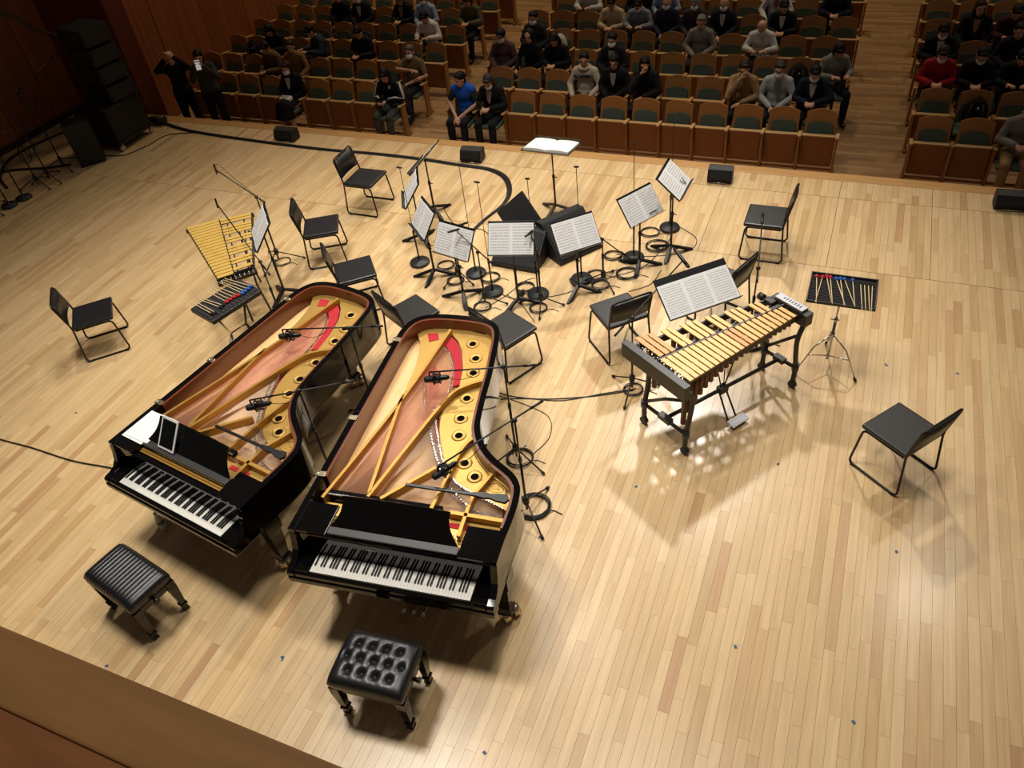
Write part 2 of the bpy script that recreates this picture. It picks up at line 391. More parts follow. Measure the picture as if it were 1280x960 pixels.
# ------------------------------------------------------------ grand pianos
RIM0 = [(1.57, .19), (1.573, .387), (1.583, .527), (1.586, .698), (1.573, .82), (1.55, .885), (1.505, .952), (1.44, 1.008), (1.332, 1.08), (1.232, 1.165), (1.155, 1.265), (1.115, 1.345), (1.087, 1.426), (1.067, 1.559), (1.046, 1.734), (1.022, 2.0), (.989, 2.243), (.949, 2.50), (.897, 2.64), (.81, 2.715), (.66, 2.75), (.413, 2.757), (.25, 2.742), (.129, 2.70), (.05, 2.62), (.008, 2.49), (0, 2.30), (0, 1.7), (0, 1.0), (0, .19)]
RIM = [(p.x, p.y) for p in smooth_path([(x, y, 0) for x, y in RIM0], 3)]
def inset(pl, d):
    out = []; n = len(pl)
    for i, p in enumerate(pl):
        a = V(pl[max(i-1, 0)]); b = V(pl[min(i+1, n-1)]); t = (b-a).normalized(); nn = V((-t.y, t.x))
        out.append((p[0]+nn.x*d, p[1]+nn.y*d))
    return out
def wallstrip(mb, A, B, z0, z1, mi=0):
    """closed band between outer line A and inner line B, crisp along its edges"""
    lines = [[(x, y, z0) for x, y in A], [(x, y, z1) for x, y in A], [(x, y, z1) for x, y in B], [(x, y, z0) for x, y in B]]
    for j in range(4):
        P, Q = mb._v(lines[j]), mb._v(lines[(j+1) % 4])
        for i in range(len(P)-1): mb._f([P[i], P[i+1], Q[i+1], Q[i]], mi, j in (0, 2))
    for e in (0, -1): mb._f(mb._v([l[e] for l in lines]), mi)
def flat(pl, z0, z1): return M().prism(pl, z0, z1)
def interp(pl, t):
    L = [0]
    for a, b in zip(pl, pl[1:]): L.append(L[-1]+(V(b)-V(a)).length)
    d = t*L[-1]
    for i in range(len(pl)-1):
        if d <= L[i+1] or i == len(pl)-2:
            q = (d-L[i])/(L[i+1]-L[i]); return V(pl[i]).lerp(V(pl[i+1]), q)
def bar_between(mb, a, b, w, z0, z1, mi=0):
    a = V(a); b = V(b); d = (b-a).normalized(); n = V((-d.y, d.x))*w/2
    mb.prism([(a+n)[:2], (a-n)[:2], (b-n)[:2], (b+n)[:2]], z0, z1, mi)
PLATE = [(.10, 2.60), (.16, 2.65), (.3, 2.685), (.6, 2.685), (.77, 2.65), (.84, 2.59), (.875, 2.48), (.915, 2.24), (.95, 2.0), (.975, 1.73), (.995, 1.55), (1.015, 1.41), (1.05, 1.31), (1.09, 1.22), (1.18, 1.11), (1.29, 1.015), (1.40, .95), (1.47, .89), (1.505, .82), (1.51, .70),
 (1.449, .735), (1.326, .784), (1.186, .84), (1.052, .905), (.95, 1.0), (.865, 1.12), (.785, 1.28), (.725, 1.42), (.69, 1.56), (.68, 1.75), (.73, 1.95), (.69, 2.17), (.61, 2.40), (.53, 2.53), (.435, 2.615), (.425, 2.45), (.405, 2.3), (.36, 2.1), (.31, 1.84), (.27, 1.80), (.262, 2.0), (.25, 2.15), (.225, 2.3), (.19, 2.44)]
HOLES = [(.68, 2.504), (.766, 2.314), (.80, 2.124), (.841, 1.806), (.862, 1.569), (.905, 1.381), (1.042, 1.105), (1.16, .986)]
STRUTS = [((.09, .55), (.315, 1.675), (.435, 2.62)), ((.429, .66), (.30, 1.72)), ((.435, .62), (.581, 1.275), (.70, 1.75), (.80, 1.90), (.945, 2.0)), ((.538, .62), (.86, .99)), ((.947, .56), (.978, 1.034), (1.00, 1.229), (1.05, 1.33)), ((1.222, .40), (1.219, .74), (1.255, .87), (1.30, 1.0))]
CAPLINE = [(.40, 2.44), (.50, 2.36), (.577, 2.22), (.625, 2.07), (.65, 1.92), (.665, 1.83)]
BRIDGE = [(.26, 2.26), (.37, 2.03), (.481, 1.741), (.573, 1.561), (.698, 1.306), (.788, 1.146), (.886, .996), (.998, .855), (1.153, .735), (1.299, .66), (1.457, .63)]
INPINS = [(.60, 1.64), (.675, 1.483), (.771, 1.274), (.852, 1.115), (.941, .989), (1.052, .888), (1.186, .826), (1.326, .774), (1.449, .729)]
DAMP = pm('damper_felt_black', (12, 10, 10), .8, spec=.15)
def grand_piano(label, loc, rz, desk_dy):
    t = thing('grand_piano', label, 'piano', loc, rz)
    IN = inset(RIM, .048); IN2 = inset(RIM, .070)
    mb = M(); wallstrip(mb, RIM, IN, .66, .987); rim = obj('rim', mb, GLOSS, t)
    cut = [i for i, p in enumerate(RIM) if p[1] > .44]; mb = M(); wallstrip(mb, [IN[i] for i in cut], [IN2[i] for i in cut], .79, .978); obj('inner_rim', mb, MAHOG, t)
    mb = M().prism(RIM, .63, .67); obj('bottom_board', mb, GLOSS, t)
    inner = [p for p in IN2 if p[1] > .44]
    obj('soundboard', flat(inner, .78, .80), SPRUCE, t)
    # plate
    pl = obj('plate', flat(PLATE, .842, .868), GOLD, t)
    fr = M().prism([(.075, .30), (1.495, .30), (1.495, .60), (1.10, .60), (1.09, .56), (.10, .56)], .842, .862)
    obj('plate_front', fr, GOLD, t)
    ridge = M(); ed = smooth_path([(x, y, .868) for x, y in PLATE[4:20]], 3); ridge.tube(ed, .012, 6); obj('plate_edge', ridge, GOLD, pl)
    for x, y in HOLES:
        h = obj('plate_hole', M().lathe([(.062, 0), (.058, .010), (.046, .012), (.034, .003), (.033, .004)], n=20), GOLD, pl, loc=(x, y, .866))
        obj('sound_hole', M().lathe([(.032, 0), (.032, .002)], n=16), GLOSS, None, loc=(0, 0, .0045)).parent = h
    for s in STRUTS:
        mb = M(); q = [V((x, y, 0)) for x, y in s]
        path = smooth_path(q, 5) if len(q) > 2 else q
        L_ = []; 
        for i, p in enumerate(path):
            a = path[max(i-1, 0)]; b = path[min(i+1, len(path)-1)]; d = (b-a).normalized(); n = V((-d.y, d.x, 0))*.013
            L_.append(mb._v([p+n+V((0, 0, .845)), p+n+V((0, 0, .925)), p-n+V((0, 0, .925)), p-n+V((0, 0, .845))]))
        for a, b in zip(L_, L_[1:]):
            for j in range(4): mb._f([a[j], b[j], b[(j+1) % 4], a[(j+1) % 4]])
        mb._f(L_[0]); mb._f(L_[-1][::-1])
        obj('strut', mb, GOLDSIDE, pl)
    mb = M(); bar_between(mb, (1.09, .592), (1.50, .588), .03, .845, .925); obj('treble_bar', mb, GOLDSIDE, pl)
    # medallion cast in the plate: raised ring with a band of lettering
    md = M(); md.tube([(1.352+.10*cos(a)*1.0, .898+.055*sin(a), .869) for a in [2*pi*i/36 for i in range(36)]], .004, 5, closed=True)
    md.tube([(1.352+.06*cos(a), .898+.030*sin(a), .869) for a in [2*pi*i/28 for i in range(28)]], .0025, 5, closed=True)
    for i in range(5): md.box((1.352+.012*(i-2), .898+.010*(i % 2), .870), (.008, .018, .004), rz=.5*i)
    obj('medallion', md, GOLDSIDE, pl)
    def letters(txt, a0, a1):
        for i, ch in enumerate(txt):
            if ch == ' ': continue
            a = a0+(a1-a0)*i/(len(txt)-1)
            cu = bpy.data.curves.new('lettering', 'FONT'); cu.body = ch; cu.size = .024; cu.align_x = 'CENTER'; cu.extrude = .0008
            o = bpy.data.objects.new('lettering', cu); C.objects.link(o)
            dg = bpy.context.evaluated_depsgraph_get(); me = bpy.data.meshes.new_from_object(o.evaluated_get(dg)); bpy.data.objects.remove(o); bpy.data.curves.remove(cu)
            me.transform(Matrix.Translation((1.352+.078*cos(a), .898+.040*sin(a), .8695)) @ Matrix.Rotation(a-pi/2, 4, 'Z')); acc.append(me)
    acc = []; letters('STEINWAY & SONS', R(200), R(-20))
    bm = bmesh.new()
    for me in acc: bm.from_mesh(me); bpy.data.meshes.remove(me)
    me = bpy.data.meshes.new('lettering'); bm.to_mesh(me); bm.free(); me.materials.append(SATIN); inst('lettering', me, pl)
    # felts
    obj('felt', flat([(.425, 2.60), (.52, 2.52), (.60, 2.39), (.685, 2.17), (.727, 1.97), (.67, 1.93), (.635, 2.08), (.585, 2.24), (.51, 2.37), (.42, 2.46)], .85, .8665), FELT, pl)
    obj('felt', flat([(.21, 2.585), (.31, 2.605), (.345, 2.52), (.26, 2.478)], .86, .873), FELT, pl)
    obj('felt', flat([(.31, 2.22), (.42, 2.0), (.51, 1.74), (.60, 1.56), (.66, 1.44), (.71, 1.31), (.735, 1.33), (.69, 1.48), (.60, 1.75), (.50, 2.03), (.39, 2.26)], .805, .835), FELT, t)
    obj('felt', flat([(1.06, .50), (1.27, .50), (1.27, .54), (1.06, .54)], .862, .868), FELT, t)
    # bridges with their pins, strings (uncountable)
    mb = M()
    for a, b in zip(BRIDGE, BRIDGE[1:]): bar_between(mb, a, b, .035, .80, .838)
    obj('bridge', mb, MAHOG, t)
    mb = M()
    for line, n, z in ((CAPLINE, 26, .868), (BRIDGE, 70, .852), (INPINS, 56, .870)):
        for i in range(n):
            p = interp(line, i/(n-1)); mb.box((p.x, p.y, z+.006), (.016, .010, .016), rz=i)
    o = obj('bridge_pins', mb, PINS, t); o['kind'] = 'stuff'
    mb = M()
    BS = [(.30, 2.22), (.42, 2.02), (.51, 1.76), (.60, 1.57)]
    for i in range(34):
        s = i/33; a = V((.115+.36*s, .60)); b = interp(CAPLINE, s)
        mb.tube([(a.x, a.y, .868), (b.x, b.y, .878)], .0034, 4)
    o = obj('bass_strings', mb, COPPER, t); o['kind'] = 'stuff'
    mb = M(); TE = [(.42, 2.0)]+BRIDGE[2:]
    for i in range(170):
        s = i/169; a = V((.15+1.33*s, .585)); b = interp(INPINS, max(0, s))
        if s < .25: a.x = .16+.9*s
        mb.tube([(a.x, a.y, .852), (b.x, b.y, .856)], .0017, 3)
    o = obj('treble_strings', mb, STEEL, t); o['kind'] = 'stuff'
    mb = M()
    for i in range(3):
        for j in range(70): mb.lathe([(.0035, 0), (.0035, .03)], c=(.10+j*.0198, .36+i*.035+.01*(j % 2), .862), n=6)
    o = obj('tuning_pins', mb, PINS, t); o['kind'] = 'stuff'
    mb = M()
    for j in range(62): mb.box((.11+j*.0148, .625-.00*j, .885), (.011, .055, .03))
    for j in range(62): mb.box((.11+j*.0148, .60, .91), (.011, .012, .012), mi=1)
    o = obj('dampers', mb, [DAMP, PINS], t); o['kind'] = 'stuff'
    # keyboard
    obj('keybed', M().box((.785, .16, .645), (1.57, .34, .05), bev=.008), GLOSS, t)
    obj('key_slip', M().box((.785, .014, .678), (1.45, .026, .075), bev=.006), GLOSS, t)
    prof = [(.0, .64), (0, .712), (.02, .728), (.07, .735), (.115, .755), (.15, .80), (.172, .87), (.185, .94), (.2, .987), (.2, .64)]
    for x0 in (0, 1.52):
        T = Matrix(((0, 0, 1, x0), (1, 0, 0, 0), (0, 1, 0, 0), (0, 0, 0, 1)))
        obj('arm', M().prism(prof, 0, .05, T=T), GLOSS, t)
    for x0 in (.11, 1.46): obj('key_block', M().box((x0, .105, .695), (.118, .165, .08), bev=.008), GLOSS, t)
    k0 = (1.57-1.222)/2; wkw = 1.222/52
    mb = M()
    for i in range(52): mb.box((k0+(i+.5)*wkw, .108, .722), (wkw-.0012, .152, .022), bev=.0015)
    o = obj('white_keys', mb, IVORY, t); o['kind'] = 'stuff'
    mb = M()
    for i in range(51):
        if (i % 7) in (1, 4): continue
        x = k0+(i+1)*wkw
        a = [(x-.0055, .085), (x+.0055, .085), (x+.0055, .186), (x-.0055, .186)]
        mb.prism(a, .730, .744)
    o = obj('black_keys', mb, EBONY, t); o['kind'] = 'stuff'
    fb = [(.186, .735), (.206, .935), (.215, .952), (.24, .956), (.24, .735)]
    T = Matrix(((0, 0, 1, .05), (1, 0, 0, 0), (0, 1, 0, 0), (0, 0, 0, 1)))
    f = obj('fallboard', M().prism(fb, 0, 1.47, T=T), GLOSS, t)
    obj('name_strip', M().box((.62, .2005, .865), (.075, .003, .016), rx=R(4)), BRASS, f)
    obj('action_rail', M().box((.785, .285, .93), (.98, .05, .03)).box((.785, .285, .95), (.96, .014, .012)), GOLDSIDE, t)
    # shelves and music desk
    obj('side_shelf', M().box((.168, .33, .970), (.245, .265, .022), bev=.004), GLOSS, t)
    obj('side_shelf', M().box((1.405, .33, .970), (.24, .265, .022), bev=.004), GLOSS, t)
    d = desk_dy
    obj('desk_ledge', M().box((.795, .238+d, .985), (.98, .062, .016), bev=.003), SHELF, t)
    N = 8; lft = []
    for i in range(N+1):
        u = i/N; lft.append((-.485+.075*u+.035*sin(pi*u*.95), u*.235))
    poly = [(-.485, 0), (.485, 0)]+[(-a, b) for a, b in lft[1:]]+[(-.30, .245) if False else (.2, .243), (-.2, .243)]+[(a, b) for a, b in lft[::-1][:-1]]
    T = Matrix.Translation((.79, .262+d, .99)) @ Matrix.Rotation(R(48), 4, 'X')
    obj('music_desk', M().prism(poly, -.016, 0, T=T), GLOSS, t)
    # lid prop laid across the treble
    mb = M(); mb.box((.98, .738, .978), (.54, .022, .02), bev=.003)
    mb.prism([(1.24, .724), (1.33, .715), (1.37, .722), (1.42, .705), (1.49, .70), (1.512, .735), (1.49, .775), (1.42, .768), (1.37, .758), (1.33, .764), (1.24, .752)], .968, .99)
    obj('lid_prop', mb, SATIN, t)
    for y in (2.34, 1.33, .72): obj('hinge', M().box((.018, y, .985), (.075, .05, .008), bev=.002).tube([(-.004, y-.03, .985), (-.004, y+.03, .985)], .007, 6), BRASS, rim)
    # legs with brass casters, pedal lyre
    for x, y in ((.07, .36), (1.50, .36), (.58, 2.38)):
        lg = obj('leg', M().prism([(-.075, -.075), (.075, -.075), (.075, .075), (-.075, .075)], .50, .63), GLOSS, t, loc=(x, y, 0))
        mb = M(); rings = [(.06, .50), (.05, .30), (.04, .18), (.055, .15), (.055, .12)]
        pts = [mb._v([(s*r, q*r, z) for s, q in ((-1, -1), (1, -1), (1, 1), (-1, 1))]) for r, z in rings]
        for a, b in zip(pts, pts[1:]):
            for j in range(4): mb._f([a[j], a[(j+1) % 4], b[(j+1) % 4], b[j]])
        mb._f(pts[0]); mb._f(pts[-1])
        obj('leg_shaft', mb, GLOSS, lg)
        cs = M(); cs.tube([(0, 0, .12), (0, 0, .06)], .022, 10)
        for sx in (-1, 1): cs.tube([(sx*.018+.02, .0, .058), (sx*.075+.02, 0, .058)], [.056, .056], 18)
        cs.box((.02, 0, .085), (.10, .04, .03), bev=.008)
        obj('caster', cs, BRASS, lg, rot=(0, 0, .9))
    ly = M()
    for x in (.70, .87): ly.tube([(x, .42, .63), (x, .40, .15)], .02, 8)
    ly.box((.785, .38, .13), (.30, .12, .08), bev=.02); ly.box((.785, .42, .60), (.32, .14, .06), bev=.01)
    lyr = obj('pedal_lyre', ly, GLOSS, t)
    for x in (.705, .785, .865): obj('pedal', M().tube([(x, .34, .085), (x, .25, .075), (x, .20, .06)], [.012, .014, .02], 8, sq=1.0), BRASS, lyr)
    return t
pA = grand_piano('left grand piano, lid removed, with a tablet and loose score on its music desk', (-5.2127, 2.4734, 0), -.15842, .095)
pB = grand_piano('right grand piano, lid removed, bare music desk, in front of the tufted bench', (-3.1533, 2.1803, 0), .12315, 0)
def on(p, v):
    return p.matrix_basis @ V(v)
# tablet and score on the left piano
tb = thing('tablet', 'white framed tablet standing upright on the left piano music desk', 'tablet', on(pA, (.565, .345, 1.0)), -.15842)
T = Matrix.Rotation(R(52), 4, 'X')
obj('frame', M().box((0, .135, .008), (.19, .27, .009), bev=.003), PAPER, tb, mat=T)
obj('screen', M().box((0, .135, .0131), (.158, .23, .002)), SCREEN, tb, mat=T)
mb = M(); mb.box((0, 0, 0), (.25, .32, .006)); mb.box((.035, .012, .006), (.25, .30, .004), rz=.05)
sc = obj('loose_score', mb, PAPER, loc=on(pA, (.175, .455, .988)), rot=(0, 0, -.16)); tag(sc, 'loose white score pages lying at the bass end of the left piano', 'sheet music')
# ------------------------------------------------------------ piano benches
def bench(label, loc, rz, w, d, h, tufted):
    t = thing('piano_bench', label, 'bench', loc, rz)
    nx, ny = (44, 32) if tufted else (176, 14); bm = bmesh.new(); g = []
    but = []
    if tufted:
        for r_, (cnt, off) in enumerate(((4, .5), (5, 0), (4, .5))):
            for i in range(cnt): but.append((-.36*w+(i+off)*.18*w, (r_-1)*.24*d))
    for j in range(ny+1):
        row = []
        for i in range(nx+1):
            u = i/nx*2-1; v = j/ny*2-1; x = u*w/2; y = v*d/2
            e = max(0, 1-abs(u)**6)*max(0, 1-abs(v)**6); z = .055*e**.35
            if tufted:
                z += .012*e
                for bx, by in but:
                    q = ((x-bx)/.024)**2+((y-by)/.024)**2; z -= .030*math.exp(-q)*e
                    # creases running out of each button
                    for a in (1.05, 2.09):
                        dx, dy = x-bx, y-by; l = dx*cos(a)+dy*sin(a); p = -dx*sin(a)+dy*cos(a)
                        if abs(l) < .075: z -= .010*math.exp(-(p/.006)**2)*(1-abs(l)/.075)*e
            else: z += .0075*abs(sin(pi*(x/w+.5)*16))**.6*e
            rx = 1-.012*(abs(u)**8); row.append(bm.verts.new((x*rx*(1-.03*abs(v)**10), y*(1-.03*abs(u)**10), h-.055+z)))
        g.append(row)
    for j in range(ny):
        for i in range(nx):
            f = bm.faces.new((g[j][i], g[j][i+1], g[j+1][i+1], g[j+1][i])); f.smooth = True
    rim = g[0][:]+[r_[-1] for r_ in g[1:]]+g[-1][::-1][1:]+[r_[0] for r_ in g[::-1][1:-1]]
    low = [bm.verts.new((v.co.x*.985, v.co.y*.985, h-.10)) for v in rim]
    for i in range(len(rim)): bm.faces.new((rim[i], low[i], low[(i+1) % len(rim)], rim[(i+1) % len(rim)]))
    bm.faces.new(low)
    mb = M(); mb.merge(bm, 0, None)
    cu = obj('cushion', mb, LEATHER, t)
    if tufted:
        for bx, by in but: obj('button', M().sph((bx, by, h-.018), (.009, .009, .005), 8), LEATHER, cu)
    fz = h-.16
    mb = M()
    for s in (-1, 1): mb.box((0, s*(d/2-.04), fz), (w-.08, .026, .06), bev=.004); mb.box((s*(w/2-.04), 0, fz), (.026, d-.08, .06), bev=.004)
    mb.box((0, 0, fz+.045), (w-.10, d-.10, .02))
    obj('bench_frame', mb, GLOSS, t)
    for sx in (-1, 1):
        for sy in (-1, 1):
            x, y = sx*(w/2-.04), sy*(d/2-.04)
            mb = M(); rings = [(.034, fz+.045), (.034, fz-.04), (.022, .09), (.030, .085), (.030, .065), (.020, .06), (.026, 0)]
            pts = [mb._v([(x+a*r_, y+b*r_, z) for a, b in ((-1, -1), (1, -1), (1, 1), (-1, 1))]) for r_, z in rings]
            for a, b in zip(pts, pts[1:]):
                for j in range(4): mb._f([a[j], a[(j+1) % 4], b[(j+1) % 4], b[j]])
            mb._f(pts[0]); mb._f(pts[-1]); obj('leg', mb, GLOSS, t)
        obj('adjusting_knob', M().tube([(sx*(w/2-.02), 0, fz+.02), (sx*(w/2+.03), 0, fz+.02)], [.012, .024], 12), SATIN, t)
    return t
bench('black piano bench with ribbed leather top, by the left piano', (-4.56, 1.87, 0), R(-11.5), .63, .385, .505, False)
bench('black piano bench with button tufted leather top, by the right piano', (-2.30, 1.87, 0), R(6), .575, .42, .505, True)
# ------------------------------------------------------------ stacking chairs
cm = {}
mb = M()
loop = [(-.275, .22, .80), (-.20, .22, .46), (-.245, .24, .012), (.245, .24, .012), (.205, .215, .425), (-.185, .215, .425)]
def side(s): return [(x, y*s, z) for x, y, z in loop]
path = list(reversed(side(1)))+side(-1)
mb.tube(fillet(path, .055, 5), .0105, 8)
mb.tube([(.18, -.215, .425), (.18, .215, .425)], .009, 6).tube([(-.18, -.215, .425), (-.18, .215, .425)], .009, 6)
for s in (-1, 1):
    for x in (-.2, .2): mb.tube([(x-.02, s*.24, .006), (x+.02, s*.24, .006)], .014, 6)
cm['frame'] = mb.mesh('frame', TUBEB)
cm['seat'] = M().box((.012, 0, .452), (.44, .45, .042), bev=.018).mesh('seat', VINYL)
mb = M(); n = 8; A = []
for i in range(n+1):
    y = -.213+.426*i/n; c = -.022*(1-(2*i/n-1)**2)
    A.append(mb._v([(-.222+c, y, .535), (-.200+c, y, .535), (-.250+c, y, .775), (-.272+c, y, .775)]))
for a, b in zip(A, A[1:]):
    for j in range(4): mb._f([a[j], b[j], b[(j+1) % 4], a[(j+1) % 4]], 0, j in (1, 3))
mb._f(A[0]); mb._f(A[-1][::-1]); cm['backrest'] = mb.mesh('backrest', BACKV)
for x, y, a, lab in [(-7.555, 4.54, 45, 'standing alone on the left side of the stage'), (-5.97, 8.07, 0, 'nearest the stage front on the left'),
    (-.65, 8.18, 180, 'at the right of the music stands near the stage front'), (-5.89, 6.81, 30.6, 'between the glockenspiel and the music stands'),
    (.89, 5.11, 143, 'standing alone on the right side of the stage'), (-4.94, 6.045, 40, 'half hidden behind the tail of the left piano'),
    (-3.91, 5.49, 62, 'between the tails of the two pianos'), (-2.81, 5.49, 63, 'at the right of the tail of the right piano'),
    (-1.79, 6.06, 134, 'at the left end of the vibraphone, back to the camera'), (-.92, 6.83, 158, 'behind the wide vibraphone music stand')]:
    t = thing('stacking_chair', 'black stacking chair '+lab, 'chair', (x, y, 0), R(a), 'black chairs on the stage')
    for k in ('frame', 'seat', 'backrest'): inst(k, cm[k], t)
# ------------------------------------------------------------ music stands
def desk_matrix(x, y, z, yaw, tilt):
    a, t = R(yaw), R(tilt); u = V((cos(a), sin(a), 0)); v = V((-sin(a), cos(a), 0)); up = v*cos(t)+V((0, 0, 1))*sin(t); n = u.cross(up)
    m = Matrix((u, up, n)).transposed().to_4x4(); m.translation = (x, y, z); return m
def sheet(m, w, h, label, mat, pages, clips=None, gap=.016):
    mb = M(); uvs = []; nx = 16
    A = []
    for i in range(nx+1):
        u = i/nx; f = (u*pages) % 1; z = gap+.007*abs(sin(pi*f)) if 0 < i < nx else gap+.001
        A.append((mb._v([((u-.5)*w, -h/2, z), ((u-.5)*w, h/2, z)]), mb._v([((u-.5)*w, -h/2, z-.003), ((u-.5)*w, h/2, z-.003)])))
    me = None
    for (a, a2), (b, b2) in zip(A, A[1:]):
        mb._f([a[0], b[0], b[1], a[1]], 0); mb._f([a2[1], b2[1], b2[0], a2[0]], 1)
        mb._f([a[0], a2[0], b2[0], b[0]], 1); mb._f([a[1], b[1], b2[1], a2[1]], 1)
    uvl = mb.bm.loops.layers.uv.new('UVMap')
    for f in mb.bm.faces:
        for l in f.loops: l[uvl].uv = (l.vert.co.x/w+.5, l.vert.co.y/h+.5)
    o = obj('sheet_music', mb, [mat, PAPER]); o.matrix_world = m
    return tag(o, label, 'sheet music', 'printed parts on the music stands')
def music_stand(label, x, y, z, yaw, tilt, w=.50, h=.33, feet=(90, 210, 330), base=None, plain=False, mat=STANDB, lip=True, poledx=0):
    bx, by = base or (x, y)
    t = thing('music_stand', label, 'music stand', (bx, by, 0), 0, 'music stands on the stage')
    m = Matrix.Translation((-bx, -by, 0)) @ desk_matrix(x, y, z, yaw, tilt)
    mb = M(); mb.box((0, .01, 0), (w+.012, h+.03, .006), bev=.002)
    mb.box((0, -h/2-.012, .028), (w+.012, .006, .06), bev=.002)
    for s in (-1, 1): mb.box((s*(w/2+.004), .01, .006), (.006, h+.03, .014))
    obj('desk', mb, mat, t, mat=m)
    dx, dy = x-bx, y-by
    obj('pole', M().tube([(0, 0, .06), (dx, dy, .55*z)], .014, 10).tube([(dx, dy, .5*z), (dx, dy, z-.02)], .010, 8), mat, t)
    obj('collar', M().tube([(dx, dy, .52*z), (dx, dy, .52*z+.05)], .019, 10).tube([(dx+.015, dy, .52*z+.025), (dx+.05, dy, .52*z+.025)], .007, 6), mat, t)
    a = R(yaw); br = m @ V((0, 0, -.012))
    obj('desk_bracket', M().tube([(dx, dy, z-.06), tuple(br)], .014, 8), mat, t)
    for f in feet:
        c, s = cos(R(f)), sin(R(f)); mb = M()
        prof = [(0, .10, .020), (.08, .075, .026), (.2, .032, .030), (.27, .012, .016)]
        rings = []
        for r_, zz, hw in prof:
            p = V((c*r_, s*r_, 0)); n = V((-s, c, 0))*hw
            rings.append(mb._v([p+n+V((0, 0, max(0, zz-.018))), p-n+V((0, 0, max(0, zz-.018))), p-n*.6+V((0, 0, zz+.006)), p+n*.6+V((0, 0, zz+.006))]))
        for q, r2 in zip(rings, rings[1:]):
            for j in range(4): mb._f([q[j], q[(j+1) % 4], r2[(j+1) % 4], r2[j]])
        mb._f(rings[0]); mb._f(rings[-1]); obj('foot', mb, mat, t)
    return t, desk_matrix(x, y, z, yaw, tilt)
ST = [('centre', 'behind the tail of the right piano', -3.10, 6.47, .874, 14, 52.4, .49, .335, (250, 20, 100)),
 ('turned', 'in front of the right wedge monitor', -2.51, 6.87, .773, 43.2, 49.9, .49, .335, (130, 260, 10)),
 ('glasses', 'with spectacles on its lip', -1.97, 7.53, .805, 59.6, 50.8, .50, .326, (170, 275, 20)),
 ('right', 'farthest right in the ring', -1.685, 7.90, .955, 87.8, 41.9, .48, .332, (165, 270, 25)),
 ('low', 'behind the gap between the pianos', -3.78, 6.43, .775, 347.8, 58, .48, .328, (190, 300, 50)),
 ('side', 'turned to face the left chairs', -4.322, 6.756, .796, 316.8, 58.8, .44, .325, (200, 270, 20)),
 ('edge', 'farthest left in the ring, seen almost edge on', -4.847, 7.449, .748, 299.3, 54.9, .44, .345, (200, 320, 80))]
for nm, lab, x, y, z, yaw, tilt, w_, h_, ft in ST:
    t, m = music_stand('black music stand '+lab, x, y, z, yaw, tilt, w_, h_, ft)
    sheet(m, w_, h_, 'open printed part on the stand '+lab, STAVES2, 2)
    if nm == 'glasses':
        g = M(); g.tube([(-.035+.022*cos(a), .017*sin(a), 0) for a in [2*pi*i/14 for i in range(14)]], .0022, 5, closed=True)
        g.tube([(.035+.022*cos(a), .017*sin(a), 0) for a in [2*pi*i/14 for i in range(14)]], .0022, 5, closed=True)
        g.tube([(-.013, .004, 0), (0, .008, .003), (.013, .004, 0)], .0022, 5)
        g.tube([(-.057, .003, 0), (-.05, .012, -.02), (.05, .010, -.02)], .002, 5)
        g.tube([(.057, .003, 0), (.052, .014, -.024), (-.05, .014, -.024)], .002, 5)
        o = obj('spectacles', g, SATIN); o.matrix_world = m @ Matrix.Translation((.10, -h_/2+.03, .048)); tag(o, 'dark rimmed spectacles resting on a music stand lip', 'glasses')
    if nm == 'right':
        for k, (dx, col, nmn) in enumerate(((.06, SATIN, 'black'), (.10, pm('green_pencil', (30, 110, 60), .5), 'green'))):
            o = obj('pencil', M().tube([(0, -.05, 0), (0, .04, 0), (.0, .05, 0)], [.004, .004, .001], 6), col); o.matrix_world = m @ Matrix.Translation((dx, -h_/2+.07, .030)) @ Matrix.Rotation(.5-.9*k, 4, 'Z')
            tag(o, nmn+' pencil lying on the farthest right music part', 'pencil')
t, m = music_stand('black music stand near the stage front on the left, seen edge on', -5.0, 8.13, .80, 273, 47, .50, .33, (-40, 60, 190))
sheet(m, .46, .30, 'white part on the edge-on music stand by the front left chair', STAVES2, 2)
BRONZE = pm('bronze_enamel', (74, 60, 42), .4, metal=.4)
t, m = music_stand('dark bronze conductor stand with a nearly flat desk at the stage front', -3.375, 8.52, .905, 177.7, 8, .62, .42, (150, 10, 260), mat=BRONZE)
mb = M(); A = []; nx = 20
for i in range(nx+1):
    u = i/nx; z = .022+.012*abs(sin(2*pi*u))**.7+(.004 if abs(u-.5) > .02 else 0)
    A.append(mb._v([((u-.5)*.60, -.20, .004), ((u-.5)*.60, .20, .004), ((u-.5)*.60, .20, z), ((u-.5)*.60, -.20, z)]))
for a, b in zip(A, A[1:]):
    for j in range(4): mb._f([a[j], b[j], b[(j+1) % 4], a[(j+1) % 4]], 0, j == 2)
mb._f(A[0]); mb._f(A[-1][::-1])
o = obj('open_score', mb, PAPER); o.matrix_world = m; tag(o, 'thick open white score lying flat on the conductor stand', 'score')
t, m = music_stand('black music stand beside the glockenspiel, sheet facing left', -5.98, 5.93, .95, 313, 52, .50, .36, (30, 150, 270))
sheet(m, .50, .36, 'two page printed part on the stand beside the glockenspiel', STAVES2, 2)
t, m = music_stand('wide black music stand behind the vibraphone holding three pages', -1.002, 5.926, .957, 43.5, 36.5, .735, .375, (60, 180, 300), base=(-.95, 6.0))
sheet(m @ Matrix.Translation((0, -.028, 0)), .735, .336, 'three page printed part spread behind the vibraphone', STAVES3, 3)
